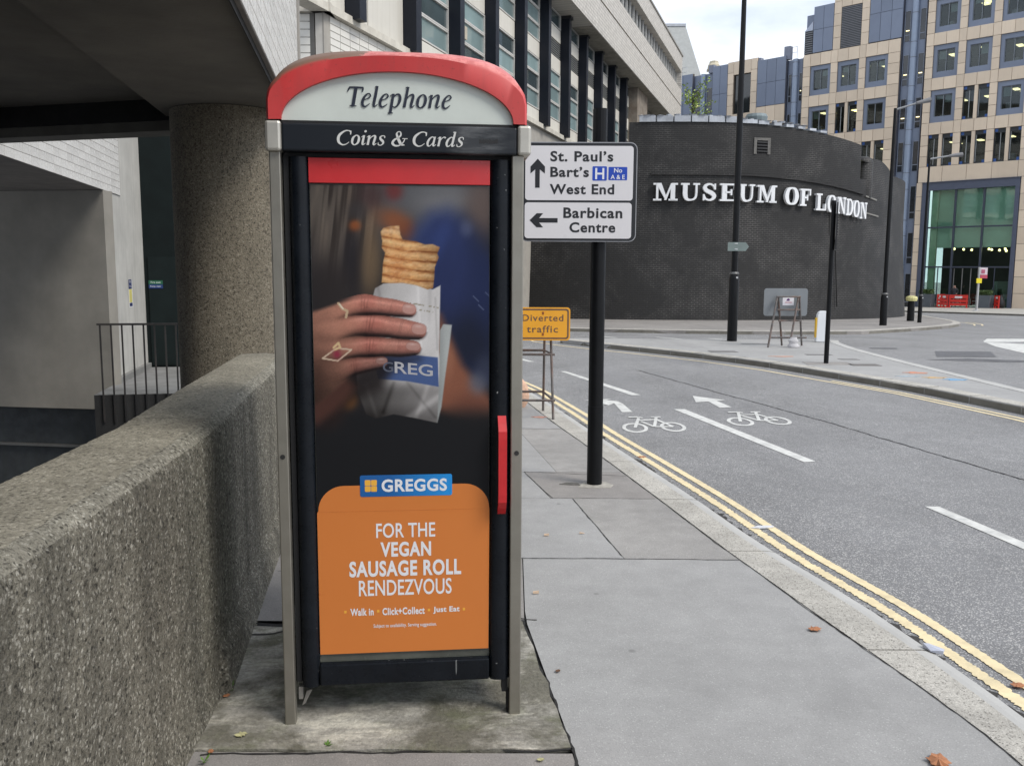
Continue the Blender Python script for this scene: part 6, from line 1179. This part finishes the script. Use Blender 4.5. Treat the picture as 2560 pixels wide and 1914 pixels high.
def poster_print(fr, box, n, root, parent, nx=230, nz=420):
    s0, s1, z0, z1 = box; S, Z = np.meshgrid(np.linspace(s0, s1, nx), np.linspace(z0, z1, nz))
    den = .03303 * S - .04041 * Z + 1; X = (1655.075 * S - 42.063 * Z - 68.134) / den; Y = (26.119 * S - 1657.84 * Z + 3157.221) / den
    rgb = srgb(paint(X, Y)).reshape(-1, 3)
    off = root.location; e, nn, o = fr.e, fr.n, fr.o
    V = np.stack([o[0] + e[0] * S + nn[0] * n - off[0], o[1] + e[1] * S + nn[1] * n - off[1], Z - off[2]], -1).reshape(-1, 3)
    i = np.arange(nx * nz).reshape(nz, nx); Q = np.stack([i[:-1, :-1], i[:-1, 1:], i[1:, 1:], i[1:, :-1]], -1).reshape(-1, 4)
    me = bpy.data.meshes.new('poster_photograph'); me.vertices.add(len(V)); me.vertices.foreach_set('co', V.ravel()); me.loops.add(Q.size); me.loops.foreach_set('vertex_index', Q.ravel().astype(np.int32))
    me.polygons.add(len(Q)); me.polygons.foreach_set('loop_start', np.arange(0, Q.size, 4, dtype=np.int32)); me.update(calc_edges=True); me.validate()
    at = me.color_attributes.new('print', 'FLOAT_COLOR', 'POINT'); at.data.foreach_set('color', np.concatenate([rgb, np.ones((len(rgb), 1))], 1).astype(np.float32).ravel())
    m, nt, b = new_mat('poster print'); h = NT(nt); va = h.new('ShaderNodeVertexColor'); va.layer_name = 'print'; nt.links.new(va.outputs[0], b.inputs['Base Color']); b.inputs['Roughness'].default_value = .35; b.inputs['Specular IOR Level'].default_value = .15
    nt.links.new(h.bump(h.noise(h.coord(), 5., 4), .08, .02), b.inputs['Normal'])
    me.materials.append(m); ob = bpy.data.objects.new('poster_photograph', me); COL.objects.link(ob); ob.parent = parent; return ob

# ------------------------------------------------------------------ telephone kiosk
KF = Frame((-.80, 2.935), (.835, .087))
def build_kiosk():
    k = thing('telephone_kiosk', KF.p(.42, -.42, 0.), 'grey-posted telephone kiosk with faded red arched top and a food poster on its door', 'telephone kiosk')
    steel = mat('kiosk steel', (.31, .295, .255), .42, .75, var=.1, vscale=6, stain=.25, stain_col=(.16, .14, .11), bump=.05, bscale=200)
    dark = mat('kiosk dark paint', (.0065, .0085, .012), .3, spec=.22, var=.25, vscale=10, bump=.08, bscale=120, bdist=.002, stain=.06, stain_col=(.04, .045, .05))
    nt = dark.node_tree; h = NT(nt); pb = [n for n in nt.nodes if n.type == 'BSDF_PRINCIPLED'][0]; src = pb.inputs['Base Color'].links[0].from_socket; cn = h.coord()
    chip = h.math('MULTIPLY', h.ramp(h.noise(h.mapping(cn, (1, 1, .6)), 55., 3, .6), (.70, 0.), (.72, 1.)), h.ramp(h.noise(cn, 3., 3), (.5, 0.), (.56, 1.)))
    scr = h.math('MULTIPLY', h.ramp(h.noise(h.mapping(cn, (60, 60, 2.5)), 1., 2), (.735, 0.), (.75, .5)), h.ramp(h.noise(cn, 2., 3), (.45, 0.), (.6, 1.)))
    nt.links.new(h.mix(h.math('MAXIMUM', chip, scr), src, (.30, .31, .31)), pb.inputs['Base Color'])
    redp = mat('kiosk red panel', (.56, .022, .026), .34, var=.12, vscale=5, coat=.15, stain=.22, stain_col=(.25, .03, .03), bump=.05, bscale=30)
    blk = mat('kiosk rubber', (.008, .008, .009), .7)
    B = lambda *a: MB().box(KF, *a)
    for s0, n0 in ((0., -.045), (.80, -.045), (0., -.84), (.80, -.84)):
        po = B(s0 + (.004 if s0 == 0 else 0), s0 + .041, n0, n0 + .045, 0., 1.985).build('post', steel, k, bevel=.004, seg=2)
        if n0 > -.1:
            b = MB(); b.tube(KF.p(s0 + .0215, -.004, .97), KF.p(s0 + .0215, .002, .97), .0085, k=16); lk = b.build('lock', mat('lock ring', (.05, .05, .05), .4, .6), k, parent=po)
    for s0, s1 in ((-.004, .047), (.8175, .863)):
        for n0, n1 in ((-.06, .02), (-.86, -.78)):
            B(s0, s1, n0, n1, 1.983, 2.08).build('corner_cap', mat('cap alloy', (.52, .505, .455), .45, .55, var=.1, stain=.3, stain_col=(.2, .18, .14)), k, bevel=.009, seg=2)
    # belt beam with print
    m, nt, b_ = new_mat('belt paint'); h = NT(nt); co = h.coord()
    sc = h.noise(h.mapping(co, (8, 8, 40)), 1., 6, .7); wear = h.ramp(sc, (.45, 0.), (.7, 1.))
    gx = h.new('ShaderNodeSeparateXYZ'); h.l.new(co, gx.inputs[0])
    patch = h.ramp(h.math('ADD', gx.outputs[0], 0.), (0.2, 0.), (.26, 1.), (.36, .8), (.41, .2))
    nt.links.new(h.mix(h.math('MULTIPLY', patch, h.math('ADD', wear, .35)), (.010, .013, .018), (.10, .105, .11)), b_.inputs['Base Color']); b_.inputs['Roughness'].default_value = .38; b_.inputs['Specular IOR Level'].default_value = .3
    belt = B(.0475, .817, -.05, .012, 1.984, 2.074).build('belt_beam', m, k, bevel=.007, seg=3)
    white = mat('white print', (.62, .62, .60), .5, var=.05); navy = mat('navy print', (.012, .017, .035), .45, var=.05)
    italic_print('lettering', 'Coins & Cards', KF, (.225, .639, 2.007, 2.052), .0135, white, k, belt)
    b = MB(); r_ = random.Random(3)
    for i in range(16): 
        s = .69 + i * .004; b.box(KF, s, s + .0028, .0121, .0128, 2.018 + r_.random() * .003, 2.031 + r_.random() * .004)
    b.build('scuffed_sticker', mat('scuff', (.02, .02, .021), .7), k, parent=belt)
    for n0 in (-.84,): B(.0475, .817, n0, n0 + .05, 1.984, 2.074).build('rear_beam', dark, k, bevel=.005)
    for s0 in (.004, .815): B(s0, s0 + .045, -.78, -.06, 1.984, 2.074).build('side_beam', dark, k)
    B(.0475, .817, -.02, .002, 2.0745, 2.082).build('header_gap', blk, k)
    # arched roof
    def arch(g, base=2.082, gw=None, sq=None):
        sq = min(1., g / .03) if sq is None else sq
        gw = min(g, .008) if gw is None else gw
        pts = []
        for i in range(41):
            u = -1 + 2 * i / 40; u = math.copysign(1 - (1 - abs(u)) ** 1.35, u); pts.append((.425 + (.416 + gw) * u, 2.145 + (.145 + g) * max(0, 1 - abs(u) ** (2.3 + 1.3 * sq)) ** (.526 - .09 * sq)))
        return [(pts[0][0], base)] + pts + [(pts[-1][0], base)]
    def inner():
        return [(.426 + .378 * -math.cos(math.pi * i / 42), 2.0835 + .158 * math.sin(math.pi * i / 42)) for i in range(43)]
    O, I = arch(0.), inner(); rows = [[KF.p(a, -.012, z) for a, z in I], [KF.p(a, .016, z) for a, z in I], [KF.p(a, .018, z) for a, z in O], [KF.p(a, .006, z) for a, z in arch(.010)], [KF.p(a, -.02, z) for a, z in arch(.018)], [KF.p(a, -.06, z) for a, z in arch(.030)], [KF.p(a, -.13, z) for a, z in arch(.044)], [KF.p(a, -.25, z) for a, z in arch(.056)]]
    rows += [[KF.p(a, -.6, z) for a, z in arch(.056)], [KF.p(a, -.76, z) for a, z in arch(.045)], [KF.p(a, -.83, z) for a, z in arch(.02)], [KF.p(a, -.86, z) for a, z in arch(0.)], [KF.p(a, -.86, z) for a, z in I], [KF.p(a, -.84, z) for a, z in I]]
    m, nt, b_ = new_mat('faded red roof'); h = NT(nt); co = h.coord(); sx = h.new('ShaderNodeSeparateXYZ'); h.l.new(co, sx.inputs[0])
    ge = h.new('ShaderNodeNewGeometry'); no = h.new('ShaderNodeSeparateXYZ'); h.l.new(ge.outputs['Normal'], no.inputs[0])
    fl = h.noise(co, 9., 8, .7); up = h.ramp(no.outputs[2], (.25, 0.), (.6, 1.))
    chalk = h.mix(h.ramp(h.noise(co, 22., 6, .7), (.45, 0.), (.55, 1.)), (.52, .13, .12), (.66, .22, .20)); brown = (.20, .115, .078)
    wleft = h.math('ADD', h.math('MULTIPLY', sx.outputs[0], -1.9), fl); flaked = h.mix(h.ramp(wleft, (.62, 0.), (.66, 1.)), chalk, brown)
    red = h.mix(h.ramp(h.noise(co, 6., 5), (.3, 0.), (.75, 1.)), (.50, .028, .03), (.56, .045, .042))
    red = h.mix(h.ramp(sx.outputs[0], (.0, 0.), (.45, .55)), red, (.60, .085, .08))
    ed = h.ramp(h.noise(co, 60., 4, .7), (.60, 0.), (.68, .9)); red = h.mix(h.math('MULTIPLY', ed, .4), red, (.14, .035, .03)); red = h.mix(h.math('MULTIPLY', h.ramp(h.noise(h.mapping(co, (14, 14, 2.2)), 1., 6, .65), (.5, 0.), (.72, 1.)), .35), red, (.30, .05, .045))
    nt.links.new(h.mix(up, red, flaked), b_.inputs['Base Color']); b_.inputs['Roughness'].default_value = .5
    # paint faces: rim is its own strip
    MB().sheet(rows).build('roof', m, k, smooth=True)
    fas = MB().prism(KF, I, -.02, -.002).build('header_panel', mat('opal panel', (.60, .645, .60), .38, var=.06, vscale=5, stain=.12, stain_col=(.35, .36, .30)), k)
    italic_print('lettering', 'Telephone', KF, (.26, .60, 2.131, 2.193), .0005, navy, k, fas)
    MB().prism(KF, I, -.845, -.83).build('rear_header_panel', MATS['opal panel'], k)
    # door
    def stile_rows(s0, s1):
        r = []
        for z in (.137, 1.97):
            r.append([KF.p(s0 + (s1 - s0) * (.5 - .5 * math.cos(math.pi * i / 12)), -.04 + .034 * math.sin(math.pi * i / 12) ** .6, z) for i in range(13)])
        return r
    dm = MB(); dm.sheet(stile_rows(.064, .127)); dm.sheet(stile_rows(.7285, .801))
    dm.box(KF, .064, .127, -.07, -.041, .137, 1.97); dm.box(KF, .7285, .801, -.07, -.041, .137, 1.97)
    for s0, s1 in ((.064, .127), (.7285, .801)):
        for z, rv in ((.137, True), (1.97, False)):
            P = [KF.p(s0 + (s1 - s0) * (.5 - .5 * math.cos(math.pi * i / 12)), -.04 + .034 * math.sin(math.pi * i / 12) ** .6, z) for i in range(13)]
            dm.add(P, [tuple(range(13)) if rv else tuple(range(12, -1, -1))])
    d = dm.build('door', dark, k, smooth=True)
    B(.1275, .728, -.06, -.008, .139, .219).build('bottom_rail', dark, k, bevel=.006, parent=d)
    B(.1275, .728, -.05, -.017, 1.887, 1.968).build('red_panel', redp, k, bevel=.001, parent=d)
    B(.0455, .0625, -.06, -.03, .15, 1.975).build('jamb', blk, k)
    B(.0475, .8, -.06, -.03, 1.9705, 1.9835).build('head_gap', blk, k)
    B(.1275, .728, -.036, -.031, .2195, 1.8865).build('door_glass', mat('dirty door glass', (.10, .105, .09), .2, var=.3, vscale=8), k, parent=d)
    # poster
    pap = mat('orange print', (.60, .19, .042), .36, var=.03, vscale=1.5, spec=.35, bump=.03, bscale=5, bdist=.02)
    poster = B(.1305, .7265, -.0308, -.0225, .2515, 1.8815).build('poster', mat('poster black', (.008, .008, .009), .4, spec=.2), k, parent=d)
    poster_print(KF, (.1305, .7265, .80, 1.8815), -.0220, k, poster)
    rr = .088; op = [(.1295, .2515), (.7255, .2515), (.7285, .765)] + [(.7275 - rr + rr * math.cos(t), .772 + rr * math.sin(t)) for t in (math.pi / 2 * i / 10 for i in range(11))] + [(.134 + rr - rr * math.sin(t), .772 + rr * math.cos(t)) for t in (math.pi / 2 * i / 10 for i in range(11))] + [(.1295, .765)]
    orange = MB().prism(KF, op, -.0222, -.0212).build('orange_panel', pap, k, parent=d)
    for z in (.768, .472): MB().box(KF, .1300, .728 if z > .5 else .15, -.0212, -.0208, z, z + .0012).build('paper_seam', mat('paper seam', (.52, .155, .03), .4), k, parent=orange)
    wp = mat('poster white', (.74, .75, .78), .45, var=.02); yel = mat('logo yellow', (.80, .42, .05), .45, var=.02)
    for body, box, bold, sp in (('FOR THE', (.331, .537, .671, .724), .012, 1.02), ('VEGAN', (.345, .522, .602, .656), .034, 1.1), ('SAUSAGE ROLL', (.236, .628, .531, .589), .034, 1.1), ('RENDEZVOUS', (.268, .594, .461, .519), .012, 1.02),
                                ('Walk in', (.237, .318, .390, .417), .03, 1.08), ('Click+Collect', (.349, .498, .389, .416), .03, 1.08), ('Just Eat', (.528, .622, .388, .414), .03, 1.08), ('Subject to availability. Serving suggestion.', (.317, .540, .340, .357), .012, 1.05)):
        lettering('lettering', body, KF, box, -.0206, wp, k, orange, bold, 0., sp)
    for s, z in ((.2195, .4055), (.334, .4045), (.513, .4025), (.6375, .4015)): MB().box(KF, s - .004, s + .004, -.0212, -.0207, z - .0045, z + .0045).build('square', yel, k, parent=orange)
    m, nt, b_ = new_mat('logo blue'); h = NT(nt); sx = h.new('ShaderNodeSeparateXYZ'); h.l.new(h.coord(), sx.inputs[0])
    nt.links.new(h.mix(h.ramp(h.math('ADD', sx.outputs[0], .0), (.0, 0.), (.20, 1.)), (.006, .10, .33), (.008, .25, .66)), b_.inputs['Base Color']); b_.inputs['Roughness'].default_value = .4
    def rrect(s0, s1, z0, z1, r): return [(cx + r * math.cos(a), cz + r * math.sin(a)) for cx, cz, a0 in ((s1 - r, z0 + r, -90), (s1 - r, z1 - r, 0), (s0 + r, z1 - r, 90), (s0 + r, z0 + r, 180)) for a in (R(a0 + 22.5 * i) for i in range(5))]
    logo = MB().prism(KF, rrect(.278, .597, .820, .896, .007), -.0211, -.0202).build('logo_plate', m, k, parent=d)
    for i in (0, 1):
        for j in (0, 1): MB().prism(KF, rrect(.2945 + .0215 * i, .3145 + .0215 * i, .838 + .0215 * j, .858 + .0215 * j, .003), -.0202, -.0197).build('logo_square', yel, k, parent=logo)
    lettering('lettering', 'GREGGS', KF, (.352, .579, .836, .881), -.0197, wp, k, logo, .03, 0., 1.08)
    # print on the paper bag: the visible letters, follows the blue band
    lettering('bag_lettering', 'REG', KF, (.402, .532, 1.252, 1.292), -.0216, mat('bag letters', (.40, .40, .425), .5), k, poster, .012, 0., 1.0, tilt=-.10); lettering('bag_lettering', 'G', KF, (.362, .397, 1.256, 1.290), -.0216, mat('shaded letter', (.075, .085, .12), .5), k, poster, .012)
    # pull handle
    hm = MB(); P = []
    for i in range(15):
        t = i / 14; z = .752 + t * .350; nn = -.006 + .040 * min(1, math.sin(math.pi * t) * 2.2) ** .8; P.append((z, nn))
    for (za, na), (zb, nb) in zip(P, P[1:]):
        V = [KF.p(s, n, z) for z, n in ((za, na), (zb, nb)) for s, n in ((.7555, n), (.7845, n), (.7845, n - .018), (.7555, n - .018))]
        hm.add(V, [(0, 1, 5, 4), (1, 2, 6, 5), (2, 3, 7, 6), (3, 0, 4, 7)])
    for (z, n), r_ in ((P[0], 1), (P[-1], 0)):
        q = [KF.p(.7555, n, z), KF.p(.7845, n, z), KF.p(.7845, n - .018, z), KF.p(.7555, n - .018, z)]; hm.add(q, [(3, 2, 1, 0) if r_ else (0, 1, 2, 3)])
    hm.build('handle', mat('handle red', (.56, .018, .022), .4, var=.15, vscale=9, stain=.25, stain_col=(.22, .02, .02), bump=.06, bscale=60), k, smooth=True, parent=d)
    # pivots under the door
    B(.050, .064, -.06, -.03, .085, .13).build('pivot', mat('zinc', (.30, .29, .27), .5, .6), k, parent=d)
    MB().prism(KF, [(.058, .05), (.075, .105), (.095, .11), (.07, .06)], -.06, -.05).build('pivot_bracket', MATS['zinc'], k, parent=d)
    B(.775, .797, -.06, -.02, .085, .133).build('door_closer', blk, k, parent=d)
    B(.792, .7995, -.05, -.02, .0, .09).build('seal_strip', blk, k, parent=d)
    # glazed sides and back
    gl = glass_mat('kiosk glass', (.75, .8, .78), .6)
    for s0 in (.01, .808):
        f = MB(); f.box(KF, s0, s0 + .03, -.794, -.056, .14, .24); f.box(KF, s0, s0 + .03, -.794, -.056, 1.88, 1.983); f.box(KF, s0, s0 + .03, -.11, -.056, .24, 1.88); f.box(KF, s0, s0 + .03, -.794, -.74, .24, 1.88)
        sp_ = f.build('side_panel', dark, k); B(s0 + .011, s0 + .018, -.74, -.11, .2405, 1.8795).build('side_glass', gl, k, parent=sp_)
    bk = B(.047, .795, -.83, -.80, .14, 1.98).build('back_panel', mat('back board', (.03, .03, .032), .6), k)
    B(.25, .6, -.799, -.66, .75, 1.6).build('payphone', mat('payphone metal', (.28, .29, .3), .35, .7), k, bevel=.02, parent=bk)
    B(.05, .795, -.795, -.06, 2.05, 2.07).build('ceiling_panel', dark, k)
build_kiosk()
